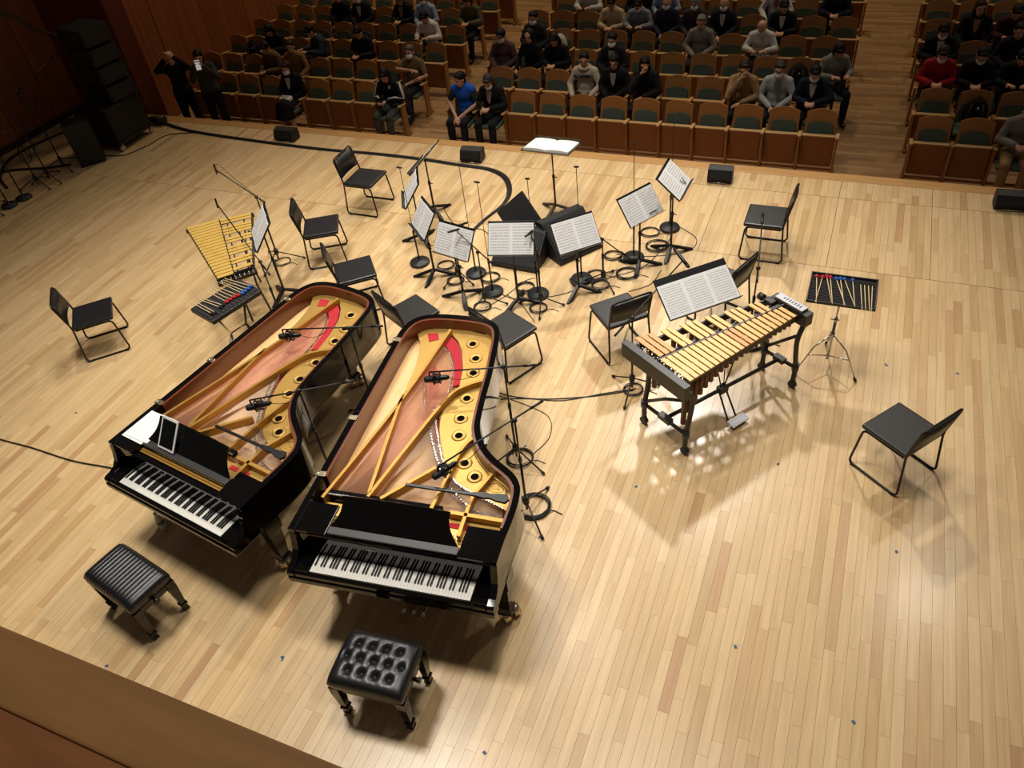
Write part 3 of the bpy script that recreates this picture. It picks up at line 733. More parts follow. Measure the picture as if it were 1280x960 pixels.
# ------------------------------------------------------------ microphones and their stands
def coil(name, label, x, y, r, turns=4, z=0, seed=1, th=.0042):
    q = random.Random(seed); pts = []
    for i in range(turns*22):
        a = 2*pi*i/22; rr = r*(1+.07*sin(i*.13+seed)); 
        pts.append((x+rr*cos(a)+.008*sin(i*.29), y+rr*sin(a)*.98+.008*cos(i*.23), z+th+.0014*(i % 22)/3+.006*(i//22)*.7))
    e = pts[-1]; pts += [(e[0]+.06, e[1]+.05, z+th), (e[0]+.14, e[1]+.03, z+th)]
    o = obj(name, M().tube(pts, th, 5), CABLE); return tag(o, label, 'cable', 'coiled microphone cables')
def micro(label, p, d, ln=.11, r=.011, big=False, group=None):
    d = V(d).normalized(); t = thing('microphone', label, 'microphone', p, 0, group)
    q = d.to_track_quat('Z', 'Y').to_matrix().to_4x4()
    if big:
        obj('body', M().lathe([(.012, -.13), (.022, -.11), (.024, -.03), (.025, 0)], n=14), SATIN, t, mat=q)
        obj('grille', M().lathe([(.026, 0), (.029, .015), (.029, .06), (.024, .08), (.01, .086)], n=14), GRILLE, t, mat=q)
        sm = M()
        for a in (0, pi/2, pi, 3*pi/2): sm.tube([(.045*cos(a), .045*sin(a), -.05), (.05*cos(a), .05*sin(a), 0)], .006, 6)
        sm.tube([(.045*cos(2*pi*i/16), .045*sin(2*pi*i/16), -.05) for i in range(16)], .006, 5, closed=True)
        sm.tube([(.05*cos(2*pi*i/16), .05*sin(2*pi*i/16), 0) for i in range(16)], .006, 5, closed=True)
        obj('shock_mount', sm, SATIN, t, mat=q)
    else:
        obj('body', M().lathe([(r*.6, -ln), (r, -ln*.9), (r, 0)], n=10), SATIN, t, mat=q)
        obj('grille', M().lathe([(r, 0), (r*1.05, .012), (r*.8, .03)], n=10), GRILLE, t, mat=q)
    return t
def boom_stand(label, base, pivz, head, tail, legs=(30, 150, 270), ll=.30, name='microphone_stand', legz=.16):
    bx, by = base; t = thing(name, label, 'mic stand', (bx, by, 0), 0, 'microphone stands on the stage')
    obj('pole', M().tube([(0, 0, .05), (0, 0, pivz*.6)], .0115, 8).tube([(0, 0, pivz*.55), (0, 0, pivz)], .008, 8), STANDB, t)
    obj('hub', M().lathe([(.022, legz-.04), (.03, legz-.02), (.03, legz+.03), (.018, legz+.05)], n=10), STANDB, t)
    obj('clutch', M().tube([(0, 0, pivz*.58), (0, 0, pivz*.58+.06)], .016, 8).sph((0, 0, pivz), .022, 8), STANDB, t)
    for a in legs:
        lg = obj('leg', M().tube([(.02*cos(R(a)), .02*sin(R(a)), legz), (ll*cos(R(a)), ll*sin(R(a)), .012)], .008, 6), STANDB, t)
        obj('rubber_foot', M().tube([(.9*ll*cos(R(a)), .9*ll*sin(R(a)), .03), (ll*cos(R(a)), ll*sin(R(a)), .013)], .013, 8), CABLE, lg)
    if head is not None:
        h = V(head)-V((bx, by, 0)); q = V(tail)-V((bx, by, 0))
        obj('boom', M().tube([q, h], .007, 8).tube([q, q.lerp(h, .12)], .011, 8), STANDB, t)
    return t
def hang_cable(label, pts, th=.003):
    o = obj('microphone_cable', M().tube(smooth_path(pts, 6), th, 5), CABLE); return tag(o, label, 'cable', 'microphone leads')
def wire(label, pts, th=.005, n=6, cat='cable', group=None):
    P = smooth_path([(x, y, th) for x, y in pts], 8); o = obj('floor_cable', M().tube(P, th, n), CABLE); return tag(o, label, cat, group)
# pair above each piano
def piano_mic(which, end, head, tail, base, piv, legs):
    t = boom_stand('black boom mic stand reaching over the %s of the %s piano' % (end, which), base, piv, head, tail, legs, .32)
    h = V(head); d = (V(tail)-h); d.z = 0; d.normalize()
    obj('mic_clip', M().tube([h-V(base).to_3d(), h-V(base).to_3d()+V((0, 0, -.06))], .007, 6), STANDB, t)
    micro('large black studio microphone over the %s of the %s piano' % (end, which), h+V((0, 0, -.075))+d*.03, -d+V((0, 0, -.05)), big=True)
    s = h+V((0, 0, -.075))+d*.15
    hang_cable('thin lead from the microphone over the %s of the %s piano' % (end, which), [s, s+d*.12+V((0, 0, -.03)), s+d*.25+V((0, 0, .03)), h+d*.42+V((0, 0, .0))])
piano_mic('left', 'tail', (-4.41, 4.18, 1.15), (-3.51, 4.47, 1.15), (-3.80, 4.36), 1.15, (60, 180, 290))
piano_mic('left', 'treble side', (-4.13, 3.30, 1.15), (-3.385, 3.755, 1.15), (-3.78, 3.515), 1.15, (75, 200, 300))
piano_mic('right', 'tail', (-2.82, 4.02, 1.15), (-1.99, 4.34, 1.15), (-2.24, 4.25), 1.15, (-18, 130, 225))
piano_mic('right', 'treble side', (-2.31, 3.12, 1.12), (-1.79, 3.96, 1.15), (-1.93, 3.71), 1.135, (-45, 75, 195))
# overheads for the glockenspiel group
t = boom_stand('tall boom mic stand behind the glockenspiel pointing far left', (-6.49, 6.54), .95, (-6.92, 6.49, 1.30), (-6.40, 6.56, .87), (28, 150, 270), .34)
micro('slim black microphone hanging at the far left boom end', (-6.92, 6.49, 1.27), (0, -.05, -1), ln=.10, r=.012)
hang_cable('looping lead along the far left boom', [(-6.92, 6.49, 1.34), (-6.85, 6.5, 1.36), (-6.7, 6.52, 1.18), (-6.5, 6.55, .97)])
coil('coiled_cable', 'cable ring at the foot of the tall boom stand by the glockenspiel', -6.45, 6.55, .10, 3, 0, 3)
t = boom_stand('boom mic stand crossing over the glockenspiel bars', (-5.56, 5.33), .95, (-6.52, 5.94, 1.2), (-5.36, 5.20, .90), (100, 220, 340), .24)
micro('slim black microphone over the glockenspiel bars', (-6.52, 5.94, 1.17), (0, -.1, -1), ln=.09, r=.011)
# vibraphone pair
t = boom_stand('boom mic stand at the left end of the vibraphone', (-1.48, 5.43), .91, (-1.21, 6.22, 1.05), (-1.58, 5.20, .86), (150, 270, 30), .28)
micro('short black microphone set crosswise on the boom behind the vibraphone sheets', (-1.15, 6.16, 1.05), (.62, -.78, -.05), ln=.30, r=.017)
wire('cable running from the left piano mics to the vibraphone stand', [(-2.79, 5.04), (-2.6, 5.02), (-2.28, 5.07), (-1.83, 5.24), (-1.47, 5.43)], .006)
wire('second cable running beside it to the vibraphone stand', [(-2.70, 4.95), (-2.45, 5.03), (-2.10, 5.10), (-1.75, 5.30), (-1.45, 5.46)], .005)
coil('coiled_cable', 'cable ring at the foot of the stand left of the vibraphone', -1.47, 5.44, .09, 4, .0, 9)
t = boom_stand('boom mic stand behind the right end of the vibraphone', (-.53, 6.44), .93, (-.60, 7.02, 1.09), (-.51, 6.28, .88), (90, 210, 330), .24)
micro('tapered black microphone pointing up over the right end of the vibraphone', (-.61, 7.10, 1.11), (-.1, .9, .25), ln=.12, r=.016)
coil('coiled_cable', 'large cable coil on the floor under the right end of the vibraphone', -.54, 6.49, .19, 6, 0, 5, .006)
# low tripods among the ring of stands
LOW = [((-3.47, 6.36), .72, (-3.69, 6.37, .95), (-3.30, 6.35, .60), (15, 130, 245), (-3.70, 6.40, .95), (.75, .65, 0), 'in front of the low left music sheet'),
       ((-2.83, 6.50), .75, (-2.88, 6.50, .95), (-2.80, 6.50, .64), (15, 180, 285), (-2.885, 6.53, .955), (.25, .95, 0), 'at the right edge of the centre music sheet'),
       ((-2.28, 7.09), .60, (-2.00, 7.10, .40), (-2.36, 7.09, .66), (-45, 80, 190), None, None, 'between the centre and right music stands'),
       ((-4.0, 6.76), .55, (-3.80, 6.74, .80), (-4.08, 6.70, .50), (250, 340, 110), (-3.785, 6.75, .81), (.8, .5, .1), 'behind the low left music stand')]
for b, pz, h, tl, lg, mp, md_, lab in LOW:
    t = boom_stand('low tripod mic stand '+lab, b, pz, h, tl, lg, .26, legz=.13)
    if mp: micro('small black pencil microphone '+lab, mp, md_, ln=.11, r=.013)
    coil('coiled_cable', 'cable ring at the low tripod '+lab, b[0]-.02, b[1]-.05, .095, 4, 0, int(b[1]*9) % 7+1)
micro('black pencil microphone on the low boom between the right music stands', (-1.99, 7.10, .40), (.8, -.1, -.5), ln=.11, r=.012)
# slim rods on round bases
DS = [(-4.635, 6.96, 1.305, 'left of the side facing music stand'), (-3.835, 6.91, 1.445, 'behind the low left music stand'), (-3.485, 6.61, 1.43, 'left of the centre music stand'),
      (-2.945, 6.695, 1.48, 'right of the centre music stand'), (-2.55, 7.10, 1.445, 'behind the stand by the wedge monitor'), (-2.08, 7.675, 1.48, 'behind the stand with the spectacles'), (-1.82, 8.415, 1.49, 'farthest right of the round bases')]
dm = M().lathe([(.125, 0), (.127, .02), (.118, .034), (.03, .038), (.016, .05), (.012, .06)], n=28).mesh('base', DISC)
for k, (x, y, z, lab) in enumerate(DS):
    t = thing('round_base_stand', 'slim mic rod on a round iron base, '+lab, 'mic stand', (x, y, 0), 0, 'round base microphone stands')
    inst('base', dm, t); obj('pole', M().tube([(0, 0, .05), (0, 0, .42)], .010, 8).tube([(0, 0, .40), (0, 0, .47)], .014, 8), STANDB, t)
    obj('rod', M().tube([(0, 0, .45), (0, 0, z)], .0042, 6), STANDB, t)
    micro('tiny microphone on top of the rod '+lab, (x, y, z), (.6 if k < 3 else -.6, .3, -.2), ln=.035, r=.011)
for k, (x, y, r_) in enumerate([(-4.28, 6.98, .10), (-3.63, 6.87, .11), (-3.14, 6.78, .10), (-2.41, 7.22, .10), (-2.33, 7.66, .10), (-2.06, 7.33, .12), (-2.03, 8.26, .11), (-1.87, 7.98, .13)]):
    coil('coiled_cable', 'black cable coil lying on the floor %s' % ['near the side facing stand', 'behind the low left stand', 'left of the centre wedge monitor', 'right of the second wedge monitor', 'left of the spectacles stand', 'in front of the spectacles stand', 'beside the farthest right round base', 'under the farthest right music stand'][k], x, y, r_, 4+k % 3, 0, k+2)
coil('coiled_cable', 'neat cable ring hung on the tripod foot right of the right piano keyboard', -1.90, 3.78, .135, 6, 0, 6, .0055)
coil('coiled_cable', 'cable ring at the foot of the stand right of the right piano tail', -2.22, 4.27, .115, 5, 0, 4)
wire('cable looping down from the right piano tail to its mic stand', [(-2.78, 5.0), (-2.45, 4.95), (-2.15, 4.85), (-2.05, 4.6), (-2.12, 4.36)], .004)
# trunk cables
main = [(-11.34, 9.89), (-10.54, 9.70), (-9.08, 9.58), (-7.76, 9.52), (-6.73, 9.54), (-5.87, 9.51), (-5.23, 9.45), (-4.75, 9.41), (-4.42, 9.23), (-4.20, 8.88), (-4.14, 8.5), (-4.25, 8.0), (-4.28, 7.5), (-4.1, 7.2)]
for k, (dx, th) in enumerate(((0, .015), (.024, .010), (-.022, .010), (.040, .007))):
    wire('thick black trunk cable along the stage front, %s strand' % ['main', 'inner', 'outer', 'thin inner'][k], [(x+dx*.6, y+dx) for x, y in main], th, 7, 'cable', 'trunk cables')
wire('thin cable from the edge-on stand to the wedge monitors', [(-4.95, 8.3), (-4.75, 8.05), (-4.5, 7.85), (-4.15, 7.85), (-3.9, 7.6)], .005)
wire('black cable running off the left edge from the left piano', [(-8.3, 2.95), (-7.55, 2.94), (-7.1, 2.95), (-6.53, 2.94), (-6.1, 2.98), (-5.6, 3.02), (-5.2, 3.15)], .008)
wire('cable curling from the loudspeaker dolly to the trunk line', [(-11.7, 8.60), (-11.45, 8.62), (-11.15, 8.72), (-11.0, 9.1), (-10.92, 9.5), (-10.4, 9.68)], .008)
for k, q in enumerate([[(-3.6, 6.75), (-3.2, 6.55), (-2.7, 6.75), (-2.45, 7.05), (-2.2, 7.4)], [(-3.45, 6.3), (-3.3, 6.6), (-3.2, 6.9), (-3.1, 7.0)], [(-2.55, 6.95), (-2.2, 7.25), (-1.9, 7.55), (-1.75, 8.2)], [(-2.3, 7.7), (-1.9, 7.75), (-1.5, 7.95), (-1.45, 8.25), (-1.75, 8.5)], [(-3.3, 6.6), (-3.05, 6.45), (-2.9, 6.3), (-2.8, 6.2)], [(-1.95, 7.0), (-1.75, 7.2), (-1.7, 7.5)]]):
    wire('thin cable winding between the music stands, %s' % ['long run under the centre sheets', 'short run beside the centre stand', 'run towards the farthest right stand', 'loop round the farthest right base', 'short run in front of the centre stand', 'run beside the spectacles stand'][k], q, .0045)
# ------------------------------------------------------------ monitors and loudspeakers
def small_speaker(label, x, y, rz, w_, mat=SPEAKER):
    t = thing('spot_monitor', label, 'loudspeaker', (x, y, 0), rz, 'small speakers along the stage front')
    T = Matrix(((0, 0, 1, -w_/2), (1, 0, 0, 0), (0, 1, 0, 0), (0, 0, 0, 1)))
    obj('cabinet', M().prism([(-.08, .015), (-.10, .06), (-.05, .18), (.04, .205), (.11, .18), (.12, .03), (.09, 0), (-.06, 0)], 0, w_, T=T), mat, t)
    obj('grille', M().box((0, -.082, .12), (w_*.88, .012, .11), rx=R(-22)), GRILLE, t)
    obj('bracket', M().tube([(-w_*.3, -.10, .02), (w_*.3, -.10, .02)], .006, 6), CHROME, t)
for x, y, r_, w_, lab in [(-8.55, 9.74, 0, .37, 'farthest left along the stage front'), (-5.10, 9.64, 4, .33, 'in front of the man in the blue vest'), (-1.45, 9.73, 2, .32, 'right of the conductor stand on the stage front'), (2.0, 9.74, 2, .38, 'at the right edge of the stage front')]:
    small_speaker('small black monitor speaker '+lab, x, y, R(r_), w_)
def wedge(label, loc, rz, w_, d, h):
    t = thing('wedge_monitor', label, 'loudspeaker', loc, rz, 'wedge monitors behind the music stands')
    T = Matrix(((0, 0, 1, -w_/2), (1, 0, 0, 0), (0, 1, 0, 0), (0, 0, 0, 1)))
    obj('cabinet', M().prism([(0, 0), (0, .05), (d*.72, h), (d*.97, h*.97), (d, h*.8), (d*.9, 0)], 0, w_, T=T), SPEAKER, t)
    a = math.atan2(h-.05, d*.72)
    obj('grille', M().box((0, d*.36-.006*sin(a), (h+.05)/2+.006*cos(a)), (w_*.93, math.hypot(h-.05, d*.72)*.93, .012), rx=a), MONI, t)
    for s in (-1, 1): obj('handle', M().box((s*(w_/2+.002), d*.6, h*.45), (.006, .11, .04), bev=.002), GRILLE, t)
    return t
wedge('black wedge monitor lying behind the centre music stand, grille to the camera', (-3.42, 7.10, 0), R(-3), .60, .50, .36)
t = thing('cover_board', 'black padded board propped upright corner up behind the centre music stand', 'case', (-3.56, 7.70, 0), R(-4))
T = Matrix.Translation((0, .03, .36)) @ Matrix.Rotation(R(62), 4, 'X') @ Matrix.Rotation(R(45), 4, 'Z')
obj('panel', M().box((0, 0, 0), (.44, .44, .03), bev=.012), MONI, t, mat=T)
obj('prop_leg', M().tube([(-.12, .18, 0), (-.06, .06, .30)], .012, 8).tube([(.12, .18, 0), (.06, .06, .30)], .012, 8).tube([(0, -.12, 0), (0, -.12, .10)], .012, 8), STANDB, t)
wedge('black wedge monitor behind the right centre music stand, turned to the right', (-2.70, 7.55, 0), R(54), .62, .50, .42)
SUBX = -11.68
d = thing('speaker_dolly', 'low wheeled dolly under the large subwoofer by the left wall', 'dolly', (SUBX, 9.2, 0))
obj('deck', M().box((0, 0, .13), (.80, .84, .04), bev=.006), SPEAKER, d)
for sx in (-1, 1):
    for sy in (-1, 1): obj('caster', M().tube([(sx*.36-.02, sy*.36, .055), (sx*.36+.02, sy*.36, .055)], .05, 12).box((sx*.36, sy*.36, .09), (.06, .05, .06)), CHROME, d)
def cab(name, label, loc, dims, rz=0, grille='x', group=None):
    t = thing(name, label, 'loudspeaker', loc, rz, group); w_, dd, h = dims
    obj('cabinet', M().box((0, 0, h/2), (w_, dd, h), bev=.012), SPEAKER, t)
    obj('grille', M().box((w_/2+.004, 0, h/2), (.012, dd*.92, h*.88), bev=.003), GRILLE, t)
    for s in (-1, 1): obj('handle', M().box((0, s*(dd/2+.002), h*.6), (.16, .008, .05), bev=.002), GRILLE, t)
    return t
cab('subwoofer', 'large black subwoofer on a dolly under the speaker column', (SUBX, 9.2, .15), (.76, .80, .56))
for k in range(4):
    t = thing('line_array_speaker', 'black line array cabinet, %s of the column on the large subwoofer' % ['lowest', 'second up', 'third up', 'topmost'][k], 'loudspeaker', (SUBX+.08-.012*k, 9.36, .715+.293*k), R(-8), 'line array column')
    T = Matrix.Rotation(R(90), 4, 'X')
    obj('cabinet', M().prism([(-.31, .0), (.31, .02), (.31, .27), (-.31, .289)], -.26, .26, T=T), SPEAKER, t)
    obj('grille', M().box((.316, 0, .145), (.014, .47, .21), bev=.003), GRILLE, t)
    for s in (-1, 1):
        for x in (-.22, .22): obj('rigging', M().box((x, s*.266, .14), (.05, .012, .24)), SATIN, t)
    obj('rear_sockets', M().box((-.315, .1, .14), (.012, .12, .06)).lathe([(.014, 0), (.014, .012)], c=(-.32, -.05, .14), n=8), CHROME, t)
cab('subwoofer', 'smaller black speaker cabinet left of the speaker column on the floor', (-11.62, 8.42, 0), (.40, .36, .70), R(50))
wire('bundle of cables along the foot of the left wall', [(-12.9, 9.6), (-13.2, 9.0), (-13.3, 8.2), (-12.9, 7.6), (-12.4, 7.3)], .02, 7)
wire('cable bundle beside the smaller speaker cabinet', [(-11.9, 8.2), (-12.3, 8.0), (-12.9, 7.8), (-13.3, 7.4)], .018, 7)
o = obj('overhead_cable', M().tube(smooth_path([(-13.6, 5.6, 4.3), (-12.6, 7.2, 3.05), (-12.3, 7.9, 2.66), (-12.2, 8.57, 2.35), (-12.2, 9.05, 1.89), (-12.1, 9.34, 1.69), (-11.95, 9.45, 1.63)], 8), .016, 7).tube(smooth_path([(-13.6, 5.6, 4.25), (-12.6, 7.2, 2.99), (-12.3, 7.9, 2.60), (-12.2, 8.57, 2.28), (-12.2, 9.05, 1.83), (-12.1, 9.34, 1.64), (-11.95, 9.45, 1.58)], 8), .012, 7), CABLE); tag(o, 'thick cables sagging from the left edge to the speaker column', 'cable')
# spare mic stands parked at the left
boom_stand('tall parked boom mic stand with a coil, nearest the speaker column', (-11.96, 8.10), 1.35, (-12.0, 9.0, 1.55), (-12.02, 7.95, 1.30), (-20, 210, 100), .34)
o = obj('coiled_cable', M().tube([(-12.0+.02*sin(i*.4), 8.15+.15*cos(2*pi*i/20), 1.18+.17*sin(2*pi*i/20)+.004*(i//20)) for i in range(60)], .007, 5), CABLE); tag(o, 'hanging cable coil on the tallest parked mic stand', 'cable', 'coiled microphone cables')
boom_stand('second parked mic stand from the speaker column', (-11.82, 7.68), .95, (-12.3, 7.9, 1.1), (-11.75, 7.62, .9), (-10, 220, 110), .30)
boom_stand('third parked mic stand from the speaker column', (-11.86, 7.48), .90, (-12.4, 7.7, 1.05), (-11.8, 7.4, .88), (-10, 220, 110), .30)
for k, (x, y) in enumerate(((-11.81, 7.11), (-11.85, 6.86))):
    t = thing('round_base_stand', 'parked %s straight mic stand on a round base at the left edge' % ['farther', 'nearer'][k], 'mic stand', (x, y, 0), 0, 'round base microphone stands')
    inst('base', dm, t); obj('pole', M().tube([(0, 0, .05), (0, 0, .95)], .011, 8), STANDB, t)
boom_stand('nearest parked tripod mic stand at the left picture edge', (-12.0, 6.62), .9, (-12.5, 6.8, 1.1), (-11.9, 6.55, .88), (-5, 200, 100), .34)
for k, (y, z) in enumerate(((7.72, .55), (7.58, .50))):
    o = obj('coiled_cable', M().tube([(-11.98+.03*k, y+.10*cos(2*pi*i/18), z+.14*sin(2*pi*i/18)) for i in range(54)], .008, 5), CABLE); tag(o, 'cable coil hung on the %s parked mic stand' % ['second', 'third'][k], 'cable', 'coiled microphone cables')
# ------------------------------------------------------------ vibraphone
def local(ox, oy, deg):
    return Matrix.Translation((ox, oy, 0)) @ Matrix.Rotation(R(deg), 4, 'Z')
vb = thing('vibraphone', 'gold barred vibraphone on a charcoal wheeled frame', 'vibraphone', (-.81, 4.76, 0), R(56.2))
VH = .88; VL = 1.315
rails = M()
def quad_bar(mb, a, b, w_, z0, z1): bar_between(mb, a, b, w_, z0, z1)
nat = [(i+.5)*VL/22 for i in range(22)]
bl = M()
for i, x in enumerate(nat):
    t_ = i/21; ln = .37*(1-t_)+.175*t_; sh = 0.0; w_ = .0475-.007*t_
    b = obj('bar', M().box((x, ln/2+.02*t_, VH), (w_, ln, .013), bev=.002), BARGOLD2 if i in (11, 12) else BARGOLD, vb)
n_acc = 0
for i in range(21):
    if i % 7 in (3, 6): continue                       # F to F: no black bar between B-C and E-F
    x = (i+1)*VL/22; t_ = i/20; ln = .33*(1-t_)+.16*t_; y0 = .385*(1-t_)+.21*t_; w_ = .047-.007*t_
    obj('bar', M().box((x-.012, y0+ln/2, VH+.004), (w_, ln, .013), bev=.002), BARGOLD2 if i < 4 else BARGOLD, vb)
mb = M(); quad_bar(mb, (-.03, .05), (VL+.03, .04), .022, .80, .865); quad_bar(mb, (-.03, .30), (VL+.03, .15), .022, .80, .865)
quad_bar(mb, (-.03, .375), (VL+.03, .203), .016, .86, .888); quad_bar(mb, (-.03, .44), (VL+.03, .24), .02, .80, .865); quad_bar(mb, (-.03, .67), (VL+.03, .36), .02, .80, .865)
obj('bar_rail', mb, FRAME, vb)
mb = M(); mb.prism([(-.10, -.05), (-.035, -.05), (-.035, .74), (-.10, .74)], .74, .895); e = obj('end_beam', mb, FRAME, vb)
mb = M(); mb.prism([(VL+.035, -.05), (VL+.13, -.05), (VL+.13, .36), (VL+.035, .36)], .76, .885); e2 = obj('end_beam', mb, FRAME, vb)
obj('control_panel', M().box((VL+.085, .165, .90), (.085, .31, .02), bev=.004), SILVER, e2)
mk = M()
for i in range(7): mk.box((VL+.085, .06+.03*i, .9105), (.035, .010, .002))
obj('maker_marks', mk, FRAME, e2)
obj('motor', M().box((VL+.0, .33, .86), (.07, .10, .05), bev=.01).tube([(VL, .40, .86), (VL, .46, .86)], .035, 12), FRAME, vb)
hw = M()
for i in range(10): hw.lathe([(.008, 0), (.008, .03), (.004, .04)], c=(-.02+.012*(i % 2), .08+.06*i, .865), n=6)
obj('posts', hw, PINS, vb)
for i, x in enumerate(nat):
    t_ = i/21; ln = .43*math.exp(-i/3.4)+.10; r_ = .026-.006*t_
    obj('resonator', M().tube([(x, .03+.0*t_+.04, VH-.03), (x, .03+.04, VH-.03-ln)], r_, 10), RESON, vb)
for i in range(21):
    if i % 7 in (3, 6): continue
    x = (i+1)*VL/22; t_ = i/20; ln = .42*(1-t_)**1.3+.09
    obj('resonator', M().tube([(x, .56*(1-t_)+.30*t_, VH-.03), (x, .56*(1-t_)+.30*t_, VH-.03-ln)], .024-.006*t_, 10), RESON, vb)
def vleg(x, y, bow):
    mb = M(); mb.tube(smooth_path([(x, y, .76), (x+bow, y, .62), (x+bow*.6, y, .42), (x, y, .25), (x, y, .10)], 5), .024, 10); mb.tube([(x, y, .22), (x, y, .30)], .034, 10)
    l = obj('leg', mb, FRAME, vb); c = M().tube([(x-.02, y, .04), (x+.02, y, .04)], .04, 14).box((x, y, .07), (.035, .05, .05), bev=.008)
    obj('caster', c, DISC, l)
for x, y, b in ((.0, -.0, .05), (-.02, .52, .05), (VL+.06, -.02, -.05), (VL+.04, .34, -.05)): vleg(x, y, b)
mb = M(); mb.tube([(0, 0, .25), (-.02, .52, .25)], .018, 8); mb.tube([(VL+.06, -.02, .25), (VL+.04, .34, .25)], .018, 8); mb.box((0, .26, .25), (.06, .14, .05)); mb.box((VL+.05, .16, .25), (.06, .12, .05))
mb.tube([(0, .26, .25), (VL+.05, .16, .25)], .019, 8); mb.tube([(.0, .03, .64), (-.01, .26, .5), (-.02, .5, .30)], .016, 8); mb.tube([(VL+.05, 0, .64), (VL+.05, .33, .30)], .016, 8)
obj('stretcher', mb, FRAME, vb)
pd = M(); pd.tube([(.62, .22, .25), (.56, .02, .04)], .009, 6).tube([(.70, .22, .25), (.66, .02, .04)], .009, 6).box((.66, .21, .25), (.10, .07, .07), bev=.01).tube([(.66, .2, .27), (.66, .22, .78)], .005, 6).tube([(.5, .22, .8), (.64, .21, .28)], .007, 6).tube([(.86, .2, .8), (.68, .21, .28)], .007, 6)
pdl = obj('pedal_linkage', pd, FRAME, vb)
obj('pedal', M().box((.63, -.04, .045), (.20, .085, .014), rx=R(14), bev=.004), SILVER, pdl)
# ------------------------------------------------------------ mallets and their trays
def mallet(label, a, b, z, yarn, group, r_=.016, z2=None):
    h = V((*a, z)); e = V((*b, z if z2 is None else z2)); t = thing('mallet', label, 'mallet', tuple(h), 0, group); d = e-h; ln = .40; d = d.normalized()*ln
    obj('shaft', M().tube([(0, 0, 0), tuple(d)], .0042, 6), BIRCH, t)
    q = d.normalized().to_track_quat('Z', 'Y').to_matrix().to_4x4()
    obj('head', M().lathe([(.006, -.022), (r_*.85, -.015), (r_, 0), (r_*.85, .015), (.006, .02)], n=12), yarn, t, mat=q)
t = thing('mallet_tray', 'black mallet tray on a chrome tripod right of the vibraphone', 'tray', (.24, 6.28, 0))
mb = M(); mb.box((0, 0, .90), (.575, .44, .012)); 
for s in (-1, 1): mb.box((s*.285, 0, .915), (.012, .45, .035), bev=.003); mb.box((0, s*.22, .915), (.58, .012, .035) if s > 0 else (.58, .012, .02), bev=.003)
obj('tray', mb, FRAME, t)
mb = M()
for i in range(18): mb.box((0, -.20+.0235*i, .909), (.555, .014, .007))
obj('ribbed_mat', mb, TRAY, t)
obj('pole', M().tube([(0, 0, .10), (0, 0, .55)], .014, 10).tube([(0, 0, .5), (0, 0, .895)], .010, 8), CHROME, t)
obj('clamp', M().tube([(0, 0, .56), (0, 0, .60)], .02, 10).tube([(-.05, 0, .58), (.03, 0, .58)], .006, 6).tube([(0, 0, .38), (0, 0, .43)], .022, 10), CHROME, t)
for a in (-30, 95, 215):
    c, s = cos(R(a)), sin(R(a)); l = obj('leg', M().tube([(.015*c, .015*s, .40), (.17*c, .17*s, .30), (.33*c, .33*s, .02)], .007, 6).tube([(0, 0, .14), (.22*c, .22*s, .21)], .006, 6), CHROME, t)
    obj('rubber_foot', M().tube([(.31*c, .31*s, .045), (.335*c, .335*s, .012)], .013, 8), CABLE, l)
MR = [(0, 6.43, .04, 6.01), (.05, 6.43, .03, 6.02), (.085, 6.45, .17, 6.03), (.118, 6.44, .175, 6.03), (.17, 6.43, .28, 6.04), (.205, 6.44, .27, 6.04), (.24, 6.44, .36, 6.04), (.31, 6.44, .36, 6.04), (.38, 6.41, .42, 6.02), (.413, 6.41, .45, 6.01), (.446, 6.41, .48, 6.02), (.48, 6.41, .495, 6.02)]
N4 = ['first', 'second', 'third', 'fourth']
for i, q in enumerate(MR):
    c = ('red', 'blue', 'black')[i//4]
    mallet('%s headed mallet, %s from left of its colour, tray by the vibraphone' % (c, N4[i % 4]), q[:2], q[2:], .93, (YRED, YBLUE, YBLK)[i//4], 'mallets on the right tray', .018 if i < 8 else .012)
gl = thing('trap_table', 'black padded mallet table behind the left piano', 'tray', (-5.64, 4.77, 0), R(73))
mb = M(); mb.box((0, 0, .815), (.62, .40, .05), bev=.008); obj('top', mb, FRAME, gl)
mb = M()
for i in range(13): mb.box((-.28+.046*i, 0, .843), (.03, .37, .007))
obj('ribbed_mat', mb, TRAY, gl)
for sx in (-1, 1): obj('leg', M().tube([(sx*.2, 0, .79), (sx*.1, .0, .45), (sx*.22, .15, .01)], .012, 8).tube([(sx*.1, 0, .45), (sx*.22, -.15, .01)], .012, 8), CHROME if sx < 0 else FRAME, gl)
obj('brace', M().tube([(-.1, 0, .45), (.1, 0, .45)], .010, 8), CHROME, gl)
ML = [(-5.575, 4.525, -6.0, 4.65), (-5.60, 4.50, -6.0, 4.615), (-5.575, 4.65, -5.98, 4.71), (-5.58, 4.615, -5.97, 4.68), (-5.575, 4.71, -5.93, 4.82), (-5.565, 4.755, -5.91, 4.85), (-5.55, 4.80, -5.92, 4.89), (-5.525, 4.84, -5.90, 4.92), (-5.50, 4.88, -5.86, 4.98), (-5.495, 4.92, -5.85, 5.0), (-5.485, 4.965, -5.84, 5.03), (-5.48, 5.015, -5.83, 5.06)]
for i, q in enumerate(ML):
    c = ('black', 'red', 'blue')[i//4]
    mallet('%s headed mallet, %s of its colour from the near end, left table' % (c, N4[i % 4]), q[:2], q[2:], .863, (YBLK, YRED, YBLUE)[i//4], 'mallets on the left table', .02 if i > 3 else .013)
